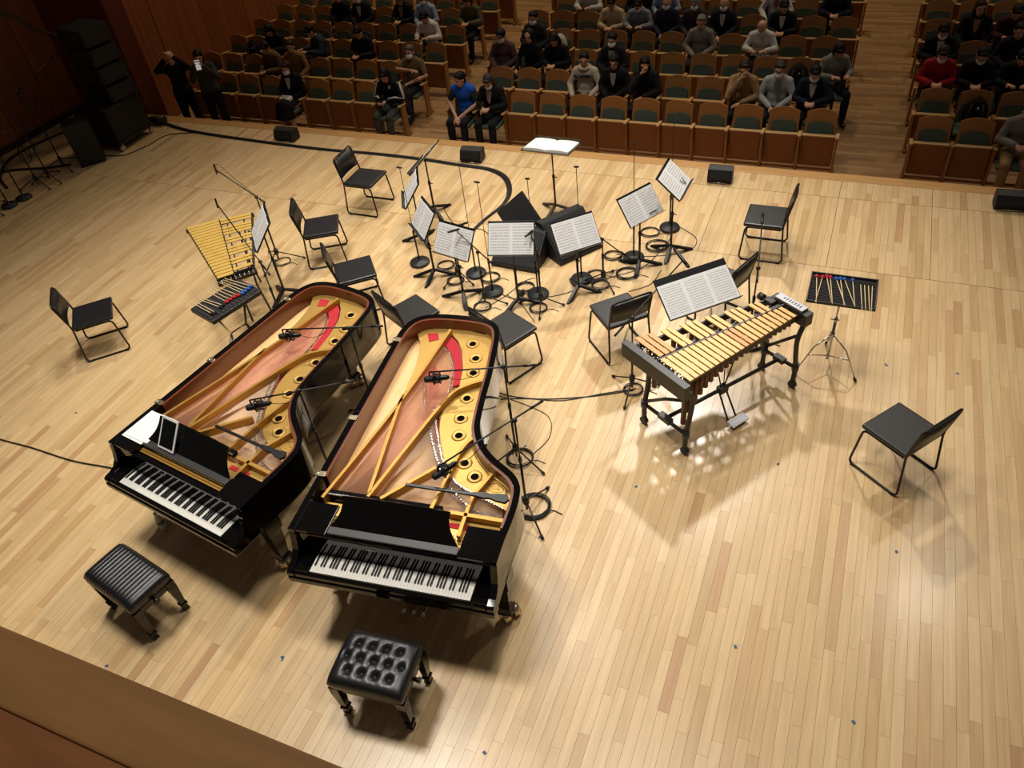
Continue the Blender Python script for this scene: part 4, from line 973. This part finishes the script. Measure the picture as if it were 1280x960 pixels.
# ------------------------------------------------------------ glockenspiel
gk = thing('glockenspiel', 'glockenspiel with narrow brass bars on a black stand at the left', 'glockenspiel', (-6.46, 5.65, 0), 0)
def G2(x, y): return (x+6.46, y-5.65)
def lerp2(a, b, t): return (a[0]+(b[0]-a[0])*t, a[1]+(b[1]-a[1])*t)
TLp, TMp, TRp, BLp, BMp, BRp = G2(-7.06, 5.86), G2(-6.79, 6.12), G2(-6.48, 6.36), G2(-6.01, 5.09), G2(-5.89, 5.22), G2(-5.75, 5.39)
GH = .83
for i in range(19):
    t_ = i/18; a = lerp2(TLp, BLp, t_); b = lerp2(TMp, BMp, t_); mb = M(); bar_between(mb, a, b, .058, GH, GH+.009); obj('bar', mb, GLOCKBAR, gk)
for i in range(18):
    if i % 7 in (2, 6): continue
    t_ = (i+.5)/18; a = lerp2(TMp, BMp, t_); b = lerp2(TRp, BRp, t_); q = .05
    a = lerp2(a, b, .04); mb = M(); bar_between(mb, a, b, .050, GH+.008, GH+.017); obj('bar', mb, GLOCKBAR, gk)
mb = M()
for p, q in ((TLp, BLp), (TMp, BMp), (TRp, BRp), (TLp, TRp), (BLp, BRp)): bar_between(mb, lerp2(p, q, -.03), lerp2(p, q, 1.03), .02, GH-.05, GH-.006)
for f in (.22, .75): bar_between(mb, lerp2(lerp2(TMp, TRp, f), lerp2(BMp, BRp, f), 0), lerp2(TMp, TRp, f) and lerp2(lerp2(TMp, TRp, f), lerp2(BMp, BRp, f), 1), .012, GH-.03, GH+.004)
obj('frame', mb, FRAME, gk)
mb = M(); bar_between(mb, lerp2(BLp, BRp, -.05), lerp2(BLp, BRp, 1.05), .10, GH-.09, GH-.05)
for i in range(9): p = lerp2(BLp, BRp, i/8); mb.lathe([(.010, GH-.05), (.010, GH-.02), (.004, GH-.015)], c=(p[0]+.03, p[1]-.05, 0), n=6, mi=1)
obj('damper_end', mb, [FRAME, PINS], gk)
cx, cy = G2(-6.42, 5.68)
for sx, sy in ((-.32, .22), (-.05, .38), (.32, -.28), (.45, -.1)):
    obj('leg', M().tube([(cx+sx, cy+sy, GH-.05), (cx+sx*.9, cy+sy*.9, .4), (cx+sx*1.1, cy+sy*1.1, .01)], .012, 8), FRAME, gk)
obj('cross_brace', M().tube([(cx-.3, cy+.2, .42), (cx+.3, cy-.25, .42)], .01, 8), FRAME, gk)
# ------------------------------------------------------------ bottle, tape marks
PET = pm('clear_plastic', (236, 238, 234), .15); PET.node_tree.nodes['Principled BSDF'].inputs['Transmission Weight'].default_value = .3
t = thing('water_bottle', 'clear plastic water bottle standing on the floor under the left piano keyboard', 'bottle', (-5.0, 2.56, 0))
obj('bottle', M().lathe([(.028, 0), (.032, .01), (.032, .06), (.029, .07), (.032, .08), (.032, .14), (.026, .165), (.014, .19), (.013, .205)], n=16), PET, t)
obj('cap', M().lathe([(.015, .203), (.015, .222)], n=12), PAPER, t); obj('label', M().lathe([(.0326, .085), (.0326, .125)], n=16), pm('bottle_label', (120, 110, 96), .5), t)
TP = [(-3.23, 1.86, 'between the two benches'), (-4.53, 1.34, 'below the ribbed bench'), (-1.74, 3.50, 'beside the tripod foot right of the right piano'), (-1.12, 4.26, 'in the shadow left of the vibraphone'), (-.01, 4.87, 'in front of the vibraphone pedal'), (-.17, 4.67, 'white, below the vibraphone'), (.97, 4.22, 'below the right hand chair'), (-.05, 3.03, 'on the open floor right of centre'), (.77, 2.74, 'on the open floor at lower right'), (-1.48, 1.73, 'at the bottom edge of the picture'), (.79, 6.44, 'right of the mallet tray'), (1.41, 6.49, 'farthest right'), (-2.23, 4.43, 'right of the right piano tail'), (-7.04, 3.5, 'left of the left piano')]
for k, (x, y, lab) in enumerate(TP):
    mb = M(); mb.box((0, 0, .0012), (.028, .02, .0012)); 
    if k in (0, 2, 10): mb.box((.012, -.014, .0012), (.012, .03, .0011))
    o = obj('tape_mark', mb, TAPEW if 'white' in lab else TAPEB, loc=(x, y, 0), rot=(0, 0, .3*k)); tag(o, 'small %s tape mark on the floor, %s' % ('bit of white' if 'white' in lab else 'blue', lab.replace('white, ', '')), 'tape', 'tape marks on the floor')
t = thing('cable_reel', 'small black roll of cable cover at the start of the front trunk cables', 'cable', (-11.42, 9.86, 0), R(15))
obj('roll', M().tube([(-.14, 0, .075), (.14, 0, .075)], .075, 18), CABLE, t); obj('core', M().tube([(-.15, 0, .075), (.15, 0, .075)], .03, 12), SATIN, t)
# ------------------------------------------------------------ people
SKIN = pm('skin', (206, 156, 126), .55, var=.08, bump=.05)
EYE = pm('eye_dark', (26, 18, 16), .3); LIP = pm('lip', (150, 84, 76), .5)
MASKW = pm('white_face_mask', (228, 228, 226), .8)
def remesh(mb, vox, it=2):
    o = obj('tmp_figure', mb, SKIN)
    q = o.modifiers.new('r', 'REMESH'); q.mode = 'VOXEL'; q.voxel_size = vox; q.use_smooth_shade = True
    if it: s = o.modifiers.new('s', 'SMOOTH'); s.iterations = it; s.factor = .5
    me = bpy.data.meshes.new_from_object(o.evaluated_get(bpy.context.evaluated_depsgraph_get()))
    old = o.data; bpy.data.objects.remove(o); bpy.data.meshes.remove(old)
    for p in me.polygons: p.use_smooth = True
    return me
POSE = {  # elbow L, hand L, elbow R, hand R (x>0 is the figure's left), head pitch, head yaw, lean, legs
 'phone': ((.25, -.03, .70), (.055, -.27, .73), (-.25, -.03, .70), (-.055, -.27, .73), 34, 0, .06, 'sit'),
 'lap': ((.26, .01, .70), (.05, -.22, .60), (-.26, .01, .70), (-.05, -.24, .61), 10, 0, .02, 'sit'),
 'look': ((.27, .02, .70), (.14, -.24, .58), (-.27, .02, .70), (-.14, -.24, .58), 4, 14, .0, 'sit'),
 'clasp': ((.27, -.04, .71), (.035, -.31, .56), (-.27, -.04, .71), (-.03, -.32, .56), 12, -28, .08, 'sit'),
 'chin': ((.25, -.02, .69), (.0, -.20, .63), (-.19, -.20, .72), (-.03, -.15, 1.0), 14, 8, .06, 'sit'),
 'read': ((.26, -.05, .72), (.12, -.30, .78), (-.26, -.05, .72), (-.12, -.30, .78), 40, -5, .09, 'sit'),
 'across': ((.28, .0, .71), (.0, -.27, .64), (-.29, -.04, .82), (.11, -.19, .87), 2, 0, .0, 'crossed'),
 'stand_photo': ((.27, -.16, 1.34), (.07, -.17, 1.57), (-.29, -.13, 1.36), (-.07, -.18, 1.55), 0, -8, .0, 'stand'),
 'stand_phone': ((.22, -.13, 1.16), (.05, -.26, 1.44), (-.22, -.13, 1.16), (-.05, -.26, 1.44), 10, 0, .0, 'stand')}
FIG = {}
def figure(pose):
    if pose in FIG: return FIG[pose]
    eL, hL, eR, hR, pit, yaw, lean, legs = POSE[pose]
    st = legs == 'stand'; hz = .90 if st else .50; hy = .0 if st else .07; dz = hz-.50
    sh = lambda x, y, z: V((x, y-lean*max(0, z-hz)*1.6, z))
    hip = V((0, hy, hz)); waist = sh(0, hy+.02, hz+.17); chest = sh(0, hy+.02, hz+.36); nk = sh(0, hy, hz+.50)
    sL, sR = sh(.158, hy+.01, hz+.415), sh(-.158, hy+.01, hz+.415)
    hc = sh(0, hy-.035, hz+.615) + V((0, -.03*pit/35, -.02*pit/35))
    HT = Matrix.Translation(hc) @ Matrix.Rotation(R(yaw), 4, 'Z') @ Matrix.Rotation(R(pit), 4, 'X')
    if st: kn = [V((s*.10, -.01, .48)) for s in (1, -1)]; an = [V((s*.11, .02, .08)) for s in (1, -1)]
    elif legs == 'crossed': kn = [V((.08, -.40, .50)), V((-.04, -.42, .60))]; an = [V((.06, -.42, .08)), V((.14, -.56, .22))]
    else: kn = [V((s*.13, -.38, .49)) for s in (1, -1)]; an = [V((s*.12, -.40, .08)) for s in (1, -1)]
    hips = [hip+V((s*.085, 0, 0)) for s in (1, -1)]
    def torso(mb, g):
        mb.sph(hip+V((0, 0, .03)), (.165+g, .115+g, .11+g), 16); mb.sph(waist, (.145+g, .105+g, .14+g), 16); mb.sph(chest, (.158+g, .112+g, .16+g), 16)
        mb.tube([sL, sh(.07, hy, hz+.45), sh(-.07, hy, hz+.45), sR], [.052+g, .056+g, .056+g, .052+g], 12); mb.sph(sL, .055+g, 12).sph(sR, .055+g, 12)
    def arm(mb, s_, e, h, g, k=1.0):
        e, h = V(e), V(h); w_ = e.lerp(h, .98*k)
        mb.tube([s_, s_.lerp(e, .5), e, e.lerp(w_, .3), w_], [.051+g, .045+g, .040+g, .038+g, .028+g*1.1], 12); mb.sph(e, .042+g, 12).sph(w_, .029+g, 10)
    def hand(mb, e, h):
        d = (V(h)-V(e)).normalized(); p = V(h)+d*.045; q = d.to_track_quat('Y', 'Z').to_matrix().to_4x4(); q.translation = p
        mb.sph((0, 0, 0), (.040, .052, .019), 12, T=q); return q
    def leg(mb, i, g):
        a, b, c = hips[i], kn[i], an[i]
        mb.tube([a, a.lerp(b, .5), b, b.lerp(c, .35), c], [.088+g, .074+g, .056+g, .052+g, .038+g], 14); mb.sph(b, .057+g, 12)
    mb = M(); torso(mb, 0); mb.tube([nk-V((0, 0, .05)), HT @ V((0, .02, -.06))], [.06, .05], 12)
    mb.sph((0, .01, .03), (.076, .092, .09), 16, T=HT); mb.sph((0, -.022, -.045), (.058, .064, .075), 14, T=HT)
    mb.sph((0, -.092, -.012), (.014, .020, .024), 8, T=HT); mb.sph((0, -.075, .03), (.052, .018, .012), 10, T=HT)
    for s in (-1, 1): mb.sph((s*.077, .012, -.008), (.014, .024, .032), 8, T=HT)
    arm(mb, sL, eL, hL, 0); arm(mb, sR, eR, hR, 0); qs = [hand(mb, eL, hL), hand(mb, eR, hR)]
    for i in (0, 1): leg(mb, i, 0)
    me = remesh(mb, .014, 1)
    ex = M(); bm2 = bmesh.new(); bm2.from_mesh(me); ex.merge(bm2, 0, True)
    for k, q in enumerate(qs):                          # four unequal bent fingers and a thumb from the side of the palm
        sgn = 1 if k == 0 else -1
        for j, ln in enumerate((.058, .068, .064, .050)):
            x = (-.027+.018*j); ex.tube([q @ V((x, .025, .0)), q @ V((x, .055+ln*.35, -.004)), q @ V((x*.95, .052+ln*.68, -.022)), q @ V((x*.9, .050+ln*.75, -.042))], [.0095, .009, .008, .006], 6)
        ex.tube([q @ V((sgn*-.030, -.018, -.004)), q @ V((sgn*-.052, .012, -.014)), q @ V((sgn*-.046, .042, -.024))], [.011, .010, .007], 6)
    for s in (-1, 1): ex.sph((s*.029, -.078, .010), (.011, .010, .007), 8, mi=1, T=HT); ex.sph((s*.029, -.086, .028), (.017, .005, .003), 6, mi=1, T=HT)
    ex.sph((0, -.082, -.062), (.022, .008, .005), 8, mi=2, T=HT)
    P = {'body': ex.mesh('body', [SKIN, EYE, LIP])}
    for nm, k in (('top', 1.0), ('short', .18)):
        mb = M(); torso(mb, .02)
        for s_, e, h in ((sL, eL, hL), (sR, eR, hR)):
            if nm == 'top': arm(mb, s_, e, h, .017, .93)
            else: mb.tube([s_, s_.lerp(V(e), .5), s_.lerp(V(e), .85)], [.068, .062, .058], 12)
        P[nm] = remesh(mb, .02, 2)
    mb = M(); torso(mb, .027); P['vest'] = remesh(mb, .02, 2)
    mb = M(); mb.sph(hip, (.168, .125, .10), 16)
    for i in (0, 1): leg(mb, i, .016)
    P['trousers'] = remesh(mb, .02, 2)
    mb = M(); mb.sph(hip, (.19, .14, .12), 16); mb.tube([hip, (kn[0]+kn[1])/2, (an[0]+an[1])/2+V((0, 0, .25))], [.17, .19, .20], 16); P['skirt'] = remesh(mb, .024, 2)
    mb = M()
    for k, a in enumerate(an): P['shoe%d' % k] = M().sph(a+V((0, -.05, -.035)), (.045, .125, .042), 12).mesh('shoe', SATIN)
    def lay(fn):
        mb = M(); fn(mb); return mb.mesh('hair', SATIN)
    cap = lambda mb: mb.sph((0, .027, .046), (.086, .101, .089), 16, T=HT)
    P['hair_short'] = lay(lambda mb: (cap(mb), mb.sph((0, .06, -.03), (.07, .05, .06), 12, T=HT), mb.sph((.012, -.045, .094), (.062, .038, .028), 10, T=HT)))
    P['hair_bob'] = lay(lambda mb: (cap(mb), mb.sph((0, .065, -.03), (.085, .05, .10), 12, T=HT), [mb.sph((s*.074, .030, -.02), (.018, .048, .085), 10, T=HT) for s in (-1, 1)], mb.sph((0, -.052, .082), (.066, .034, .036), 10, T=HT)))
    P['hair_long'] = lay(lambda mb: (cap(mb), mb.sph((0, .075, -.12), (.092, .05, .20), 12, T=HT), [mb.sph((s*.076, .022, -.10), (.020, .045, .17), 10, T=HT) for s in (-1, 1)], mb.sph((0, -.05, .094), (.06, .028, .024), 10, T=HT)))
    P['hair_bald'] = lay(lambda mb: (mb.sph((0, .075, -.01), (.068, .032, .05), 12, T=HT), [mb.sph((s*.074, .035, .0), (.010, .035, .035), 8, T=HT) for s in (-1, 1)]))
    P['cap'] = lay(lambda mb: (mb.sph((0, .015, .055), (.09, .104, .085), 16, T=HT), mb.sph((0, -.11, .06), (.065, .05, .010), 12, T=HT)))
    P['hood'] = lay(lambda mb: (mb.sph((0, .035, .03), (.100, .105, .112), 16, T=HT), mb.sph((0, .06, -.09), (.10, .07, .09), 14, T=HT)))
    mb = M(); g = []
    for i in range(9):
        row = []
        for j in range(7):
            a = R(-78+156*i/8); b = R(-52+96*j/6); row.append(mb.bm.verts.new(HT @ V((.072*sin(a)*cos(b), -.022-.096*cos(a)*cos(b), -.050+.060*sin(b)))))
        g.append(row)
    for i in range(8):
        for j in range(6): mb._f([g[i][j], g[i+1][j], g[i+1][j+1], g[i][j+1]], 0, True)
    for s in (-1, 1): mb.tube([HT @ V((s*.068, -.035, -.045)), HT @ V((s*.082, .02, -.015))], .0022, 4)
    P['mask'] = mb.mesh('face_mask', MASKW)
    mb = M()
    for s in (-1, 1):
        mb.tube([HT @ V((s*.032+.024*cos(t), -.098, .008+.017*sin(t))) for t in [2*pi*i/12 for i in range(12)]], .0025, 4, closed=True); mb.tube([HT @ V((s*.056, -.096, .012)), HT @ V((s*.082, .0, .01))], .0022, 4)
    mb.tube([HT @ V((-.008, -.1, .01)), HT @ V((.008, -.1, .01))], .0025, 4); P['glasses'] = mb.mesh('spectacles', SATIN)
    mb = M(); mb.prism([(-.052, .055), (.052, .055), (.03, -.10), (0, -.16), (-.03, -.10)], 0, .012, T=Matrix.Translation(sh(0, hy-.118, hz+.40)) @ Matrix.Rotation(R(84), 4, 'X')); P['collar'] = mb.mesh('shirt_front', SKIN)
    P['HT'] = HT; P['chest'] = chest; P['hands'] = (V(hL), V(hR)); P['sL'] = sL; P['eL'] = V(eL); P['hL'] = V(hL); P['sR'] = sR; P['eR'] = V(eR); P['hR'] = V(hR)
    FIG[pose] = P; return P
_pool = {}
def recol(me, name, mat):
    k = (me.name, mat.name)
    if k not in _pool:
        m2 = me.copy(); m2.materials.clear(); m2.materials.append(mat); m2.name = name; _pool[k] = m2
    return _pool[k]
def person(label, x, y, z, rz, pose, hair, haircol, top, legs=(30, 30, 34), mask=False, glasses=False, vest=None, front=None, sleeve='top', skirt=False):
    P = figure(pose); t = thing('person', label, 'person', (x, y, z), R(rz), 'people in the hall')
    inst('body', P['body'], t)
    tp = inst('top', recol(P[sleeve], 'top', cloth(top)), t)
    inst('trousers' if not skirt else 'skirt', recol(P['skirt' if skirt else 'trousers'], 'trousers', cloth(legs)), t)
    for k in (0, 1): inst('shoe', P['shoe%d' % k], t)
    inst('hair' if hair not in ('cap', 'hood') else hair, recol(P['hair_'+hair] if hair not in ('cap', 'hood') else P[hair], 'hair', cloth(haircol, .6)), t)
    if mask: inst('face_mask', P['mask'], t)
    if glasses: inst('spectacles', P['glasses'], t)
    if vest: inst('vest', recol(P['vest'], 'vest', cloth(vest)), t)
    if front: inst('shirt_front', recol(P['collar'], 'shirt_front', cloth(front)), tp)
    return t, P
BLK, GRY, BRN, SLV = (22, 20, 20), (92, 88, 84), (52, 34, 24), (140, 136, 130)
SX = {'c1': lambda n: -.36-.53*n, 'c0': lambda n: -.59-.53*n, 'l': lambda n: -7.66-.53*n, 'r': lambda n: 1.15+.53*n}
def cxs(k): return SX['c1'] if k % 2 else SX['c0']
occ = {}
def sit(label, k, x, pose, hair, haircol, top, **kw):
    if x < -7.3: b, n = 'l', round((-7.66-x)/.53)
    elif x > .6: b, n = 'r', round((x-1.15)/.53)
    else: b, n = 'c', round(((-.36 if k % 2 else -.59)-x)/.53)
    n = max(0, n); X = (cxs(k) if b == 'c' else SX[b])(n); occ[(b, k, n)] = 1
    turn = kw.pop('turn', 0)
    return person(label, X, ROWY(k)-.20, ROWZ(k)-.02, turn, pose, hair, haircol, top, **kw)
woman, Pw = sit('woman in black with a white bag on her lap, front row, left block', 1, -9.71, 'lap', 'bob', BRN, (20, 19, 20), front=(190, 184, 172), mask=True, legs=(24, 22, 24), skirt=True)
adi, Pa = sit('person in a black track jacket with white sleeve stripes, front row', 1, -7.67, 'phone', 'bob', BLK, (20, 20, 22), legs=(72, 72, 64))
blu, Pb = sit('man in a bright blue vest with clasped hands, front row', 1, -6.21, 'clasp', 'short', BLK, (44, 46, 52), vest=(36, 92, 196), sleeve='short', legs=(34, 32, 34))
sit('person in a black cardigan beside the man in the blue vest', 1, -5.7, 'phone', 'bob', (60, 56, 54), (26, 24, 24), front=(150, 128, 128), mask=True)
sit('person in a grey jacket and tan trousers at the right picture edge, front row', 1, 2.15, 'phone', 'short', BRN, (120, 118, 116), legs=(150, 118, 78))
sit('man in a brown polo shirt and white mask with crossed legs, second row', 2, -7.66, 'across', 'short', (96, 84, 72), (112, 90, 62), mask=True, sleeve='short', legs=(36, 34, 34))
hoo, Ph = sit('young man in a pale grey hoodie with printed letters, second row', 2, -4.28, 'look', 'short', BLK, (196, 184, 160))
sit('person in a black sweater with a light collar, right of the grey hoodie', 2, -3.75, 'lap', 'bob', BLK, (28, 26, 28), front=(160, 150, 138))
sit('woman in a black leather jacket with her chin on her hand, second row', 2, -3.23, 'chin', 'long', BLK, (34, 30, 30))
sit('man in a tan shirt with a hand at his mouth, second row', 2, -1.7, 'chin', 'short', (44, 34, 28), (160, 128, 88))
sit('man in a white jacket over a grey sweater with mask and glasses, second row', 2, -1.15, 'lap', 'short', (60, 54, 50), (176, 178, 174), front=(104, 108, 116), mask=True, glasses=True)
sit('man in a dark navy suit holding a phone, second row by the right aisle', 2, -.58, 'phone', 'short', BLK, (30, 34, 46), front=(170, 166, 164), mask=True)
sit('person in a dark plaid shirt with a cap and mask, third row', 3, -6.15, 'lap', 'cap', (30, 26, 26), (84, 60, 60), mask=True)
sit('person in a black hooded coat with the hood up, third row', 3, -5.62, 'look', 'hood', BLK, (20, 18, 18), turn=-18)
sit('long haired woman in black looking down, third row', 3, -5.09, 'phone', 'long', BLK, (24, 22, 24))
sit('man in a dark jacket with a white mask, third row in the middle', 3, -4.01, 'lap', 'short', BLK, (36, 34, 38), front=(150, 140, 130), mask=True)
sit('woman in a grey coat turned sideways to the right aisle, third row', 3, -.36, 'read', 'bob', BLK, (128, 124, 118), turn=22)
sit('woman in a red sweater with a mask, third row right block by the aisle', 3, 1.15, 'phone', 'bob', BRN, (150, 26, 34), mask=True)
sit('man in black with dark rimmed glasses and mask, third row right block', 3, 1.68, 'phone', 'short', BLK, (26, 25, 26), mask=True, glasses=True)
sit('person in black bending down at the right picture edge, third row', 3, 2.21, 'read', 'short', BLK, (24, 24, 26))
sit('man in a black checked shirt with a mask, fourth row at the left aisle', 4, -5.9, 'lap', 'short', BLK, (48, 44, 44), mask=True)
sit('man in a grey sweater with hands folded, fourth row in the middle', 4, -2.7, 'lap', 'short', (120, 112, 104), (128, 120, 110))
sit('man in a white shirt with a mask reading a dark programme, fourth row', 4, -1.65, 'read', 'bald', (70, 62, 56), (206, 202, 196), mask=True)
sit('person in a black cardigan with a wide white collar, fourth row right block', 4, 1.15, 'phone', 'bob', BLK, (26, 25, 26), front=(196, 190, 180), mask=True)
sit('person in dark clothes, fourth row at the right picture edge', 4, 2.2, 'lap', 'short', BLK, (30, 26, 32))
sit('person in a beige sweater, fifth row', 5, -4.56, 'phone', 'short', BLK, (186, 164, 134))
sit('person in a grey blue shirt reading a programme with a mask, fifth row', 5, -4.0, 'read', 'short', BLK, (124, 128, 138), mask=True)
sit('man in a navy zip jacket with a mask, fifth row', 5, -3.45, 'lap', 'bald', (60, 54, 50), (40, 40, 62), mask=True)
sit('grey haired person in a dark blazer with a mask, fifth row', 5, -2.95, 'lap', 'bob', SLV, (62, 54, 54), mask=True)
sit('bald man in a dark suit with a white shirt, fifth row', 5, -2.45, 'lap', 'bald', (70, 64, 60), (34, 36, 44), front=(196, 194, 196), mask=True)
sit('person in a black jacket over a white shirt with a phone, fifth row', 5, -1.38, 'phone', 'short', BLK, (28, 26, 28), front=(206, 200, 194))
sit('long haired woman in black, fifth row right block', 5, 1.68, 'look', 'long', (40, 26, 24), (24, 22, 24), front=(180, 130, 104))
sit('person in a dark maroon top leaning forward, fifth row at the right picture edge', 5, 2.2, 'read', 'short', BLK, (60, 28, 36))
sit('person in a white shirt, sixth row left part of the middle block', 6, -5.3, 'read', 'short', BLK, (206, 202, 198))
sit('person in black, sixth row beside the white shirt', 6, -4.3, 'lap', 'short', BLK, (26, 24, 26))
sit('person in a light blue shirt, sixth row', 6, -3.7, 'lap', 'short', BLK, (150, 168, 190))
sit('person in a white shirt with a red print, sixth row', 6, -1.63, 'look', 'short', BLK, (206, 202, 200), front=(170, 80, 84))
sit('person in a dark navy coat, sixth row near the right aisle', 6, -.85, 'phone', 'short', BLK, (30, 30, 46))
sit('dark dressed person, sixth row on the right aisle', 6, -.35, 'lap', 'bob', BLK, (22, 22, 26))
sit('dark haired person in a brown coat leaning to a neighbour, second row left block', 2, -10.83, 'phone', 'short', BLK, (104, 80, 58), turn=-8)
sit('person in an ochre brown jacket leaning sideways, second row left block', 2, -10.3, 'look', 'short', BRN, (132, 92, 48), turn=8)
sit('person all in black with dark hair looking down, third row far left', 3, -11.28, 'read', 'bob', BLK, (20, 18, 20))
sit('person in a dark slate coat holding a pale cloth, third row left block', 3, -10.1, 'read', 'short', BLK, (46, 52, 62), turn=-35)
sit('person in a plain black sweater looking down, third row left block', 3, -9.2, 'phone', 'short', BLK, (24, 22, 24))
sit('person in a white shirt reading, fourth row left block by the aisle', 4, -8.1, 'read', 'short', BLK, (212, 206, 202))
sit('person in a light blue shirt with a mask, fifth row left block', 5, -8.55, 'lap', 'short', BRN, (150, 164, 190), mask=True)
sit('person in a black coat with a patterned scarf, fifth row left block', 5, -9.28, 'phone', 'bob', (120, 96, 70), (24, 22, 24), front=(150, 124, 92))
sit('person in a black suit with a white shirt front, fifth row left block', 5, -10.17, 'lap', 'short', BLK, (26, 25, 28), front=(210, 206, 200), mask=True)
sit('person in black at the left of the suited man, fifth row', 5, -10.75, 'lap', 'short', BLK, (22, 22, 24))
sit('woman in an olive jacket, fifth row at the left aisle', 5, -7.66, 'phone', 'bob', BRN, (92, 88, 66))
# two people standing in front of the left block
person('standing man in black with a shaved head raising both hands to his face', -11.66, 10.90, HZ, 36, 'stand_photo', 'bald', (120, 96, 84), (18, 17, 18), legs=(20, 19, 20))
wp, Pp = person('standing woman in a dark grey green jacket holding up a bright phone', -11.10, 11.02, HZ, 34, 'stand_phone', 'bob', BLK, (58, 58, 50), legs=(30, 28, 28))
PHGLOW = pm('glowing_pale_phone', (226, 226, 232), .3, emit=.35)  # pale phone, mild emission added on every face of its body
h = wp.matrix_basis @ Matrix.Rotation(0, 4, 'Z')
def held(t, P, name, label, cat, mb, mats, off=(0, -.07, .03), rx=60):
    c = (P['hands'][0]+P['hands'][1])/2+V(off); m = t.matrix_basis @ Matrix.Translation(c) @ Matrix.Rotation(R(rx), 4, 'X')
    o = obj(name, mb, mats); o.matrix_world = m; return tag(o, label, cat)
bpy.context.view_layer.update()
held(wp, Pp, 'phone', 'pale glowing phone held up by the standing woman at left', 'phone', M().box((0, 0, 0), (.085, .17, .012), bev=.004), PHGLOW, rx=84)
held(adi, Pa, 'phone', 'dark phone in the hands of the person in the track jacket', 'phone', M().box((0, 0, 0), (.072, .15, .010), bev=.003), SCREEN, rx=40)
mb = M().box((0, 0, 0), (.24, .13, .10), bev=.035)
held(woman, Pw, 'handbag', 'white handbag on the lap of the woman in black, front row left', 'bag', mb, cloth((222, 218, 208)), off=(0, -.02, .03), rx=15)
# three sleeve stripes and a small mark on the track jacket
for s_, e, h_ in ((Pa['sL'], Pa['eL'], Pa['hL']), (Pa['sR'], Pa['eR'], Pa['hR'])):
    sg = 1 if s_.x > 0 else -1; mb = M()
    for k in (-1, 0, 1):
        o_ = V((sg*.062, -.010+.022*k, .012)); mb.tube([s_+V((-sg*.06, .022*k, .078)), s_+o_+V((0, 0, .03)), s_.lerp(e, .5)+o_*.95, e+o_*.85, e.lerp(h_, .5)+V((sg*.02, -.0+.012*k, .050)), e.lerp(h_, .85)+V((sg*.01, .010*k, .046))], .008, 5)
    o = obj("sleeve_stripes", mb, cloth((206, 204, 200)), adi); o["kind"] = "stuff"
mb = M(); q = Pa['chest']+V((.075, -.142, .05))
for a in (-.7, 0, .7): mb.sph(q+V((.014*sin(a), 0, .016*cos(a))), (.010, .006, .017), 8)
mb.box(q+V((0, 0, -.012)), (.036, .006, .004)); mb.box(q+V((0, 0, -.019)), (.030, .006, .004)); obj('chest_mark', mb, cloth((206, 204, 200)), adi)
cu = bpy.data.curves.new('hoodie_lettering', 'FONT'); cu.body = 'ACADEMY'; cu.size = .075; cu.align_x = 'CENTER'; cu.extrude = .012; cu.space_character = 1.05; cu.offset = .002
o = bpy.data.objects.new('hoodie_lettering', cu); C.objects.link(o)
me = bpy.data.meshes.new_from_object(o.evaluated_get(bpy.context.evaluated_depsgraph_get())); bpy.data.objects.remove(o)
me.materials.clear(); me.materials.append(cloth((56, 48, 60))); inst('printed_letters', me, hoo, loc=tuple(Ph['chest']+V((0, -.137, -.015))), rot=(R(86), 0, 0))
mb = M(); HTm = Ph['HT']; mb.tube([HTm @ V((.085*cos(a), .02+.085*sin(a), -.125)) for a in [2*pi*i/16 for i in range(16)]], .034, 8, closed=True); obj('hood', mb, cloth((196, 184, 160)), hoo)
# bags on seats
def backpack(label, k, x, col, rz=0):
    t = thing('backpack', label, 'bag', (x, ROWY(k)-.30, ROWZ(k)+.44), R(rz), 'bags on the seats'); occ[('r' if x > .6 else 'l' if x < -7.3 else 'c', k, round(((1.15-x)/-.53) if x > .6 else ((-7.66-x)/.53) if x < -7.3 else (((-.36 if k % 2 else -.59)-x)/.53)))] = 1
    mb = M().sph((0, 0, .21), (.17, .11, .22), 16).sph((0, -.09, .13), (.13, .05, .11), 12); obj('pack', mb, cloth(col), t)
    obj('straps', M().tube([(-.07, -.10, .36), (-.10, -.12, .2), (-.09, -.1, .03)], .012, 6).tube([(.07, -.10, .36), (.10, -.12, .2), (.09, -.1, .03)], .012, 6).tube([(-.03, 0, .42), (0, 0, .46), (.03, 0, .42)], .008, 6), cloth((64, 58, 50)), t)
    obj('badge', M().sph((.02, -.105, .30), (.022, .012, .02), 8), CHROME, t)
backpack('black backpack with a small silver badge on a second row seat, right block', 2, 1.68, (22, 20, 22))
backpack('dark backpack with looping straps on a third row seat near the right aisle', 3, -.89, (32, 28, 24))
backpack('white cloth bag on a fourth row seat near the left aisle', 4, -5.36, (200, 192, 176))
backpack('black bag and coat heaped on a third row seat at far left', 3, -11.9, (22, 22, 26), 20)
# ------------------------------------------------------------ seats of the hall, every one
for k in range(1, 8):
    for b, cnt in (('l', 9 if k == 1 else 10), ('c', 12 if k % 2 else 11), ('r', 4)):
        for n in range(cnt):
            X = (cxs(k) if b == 'c' else SX[b])(n)
            px, py, _ = proj((X, ROWY(k), ROWZ(k)+.9))
            if py < -30 or px > 1330: continue
            seat(X, k, {'l': 'left', 'c': 'middle', 'r': 'right'}[b], n, 'left aisle' if b == 'l' else 'right aisle', (b, k, n) in occ, end=(n == cnt-1) or b == 'r')
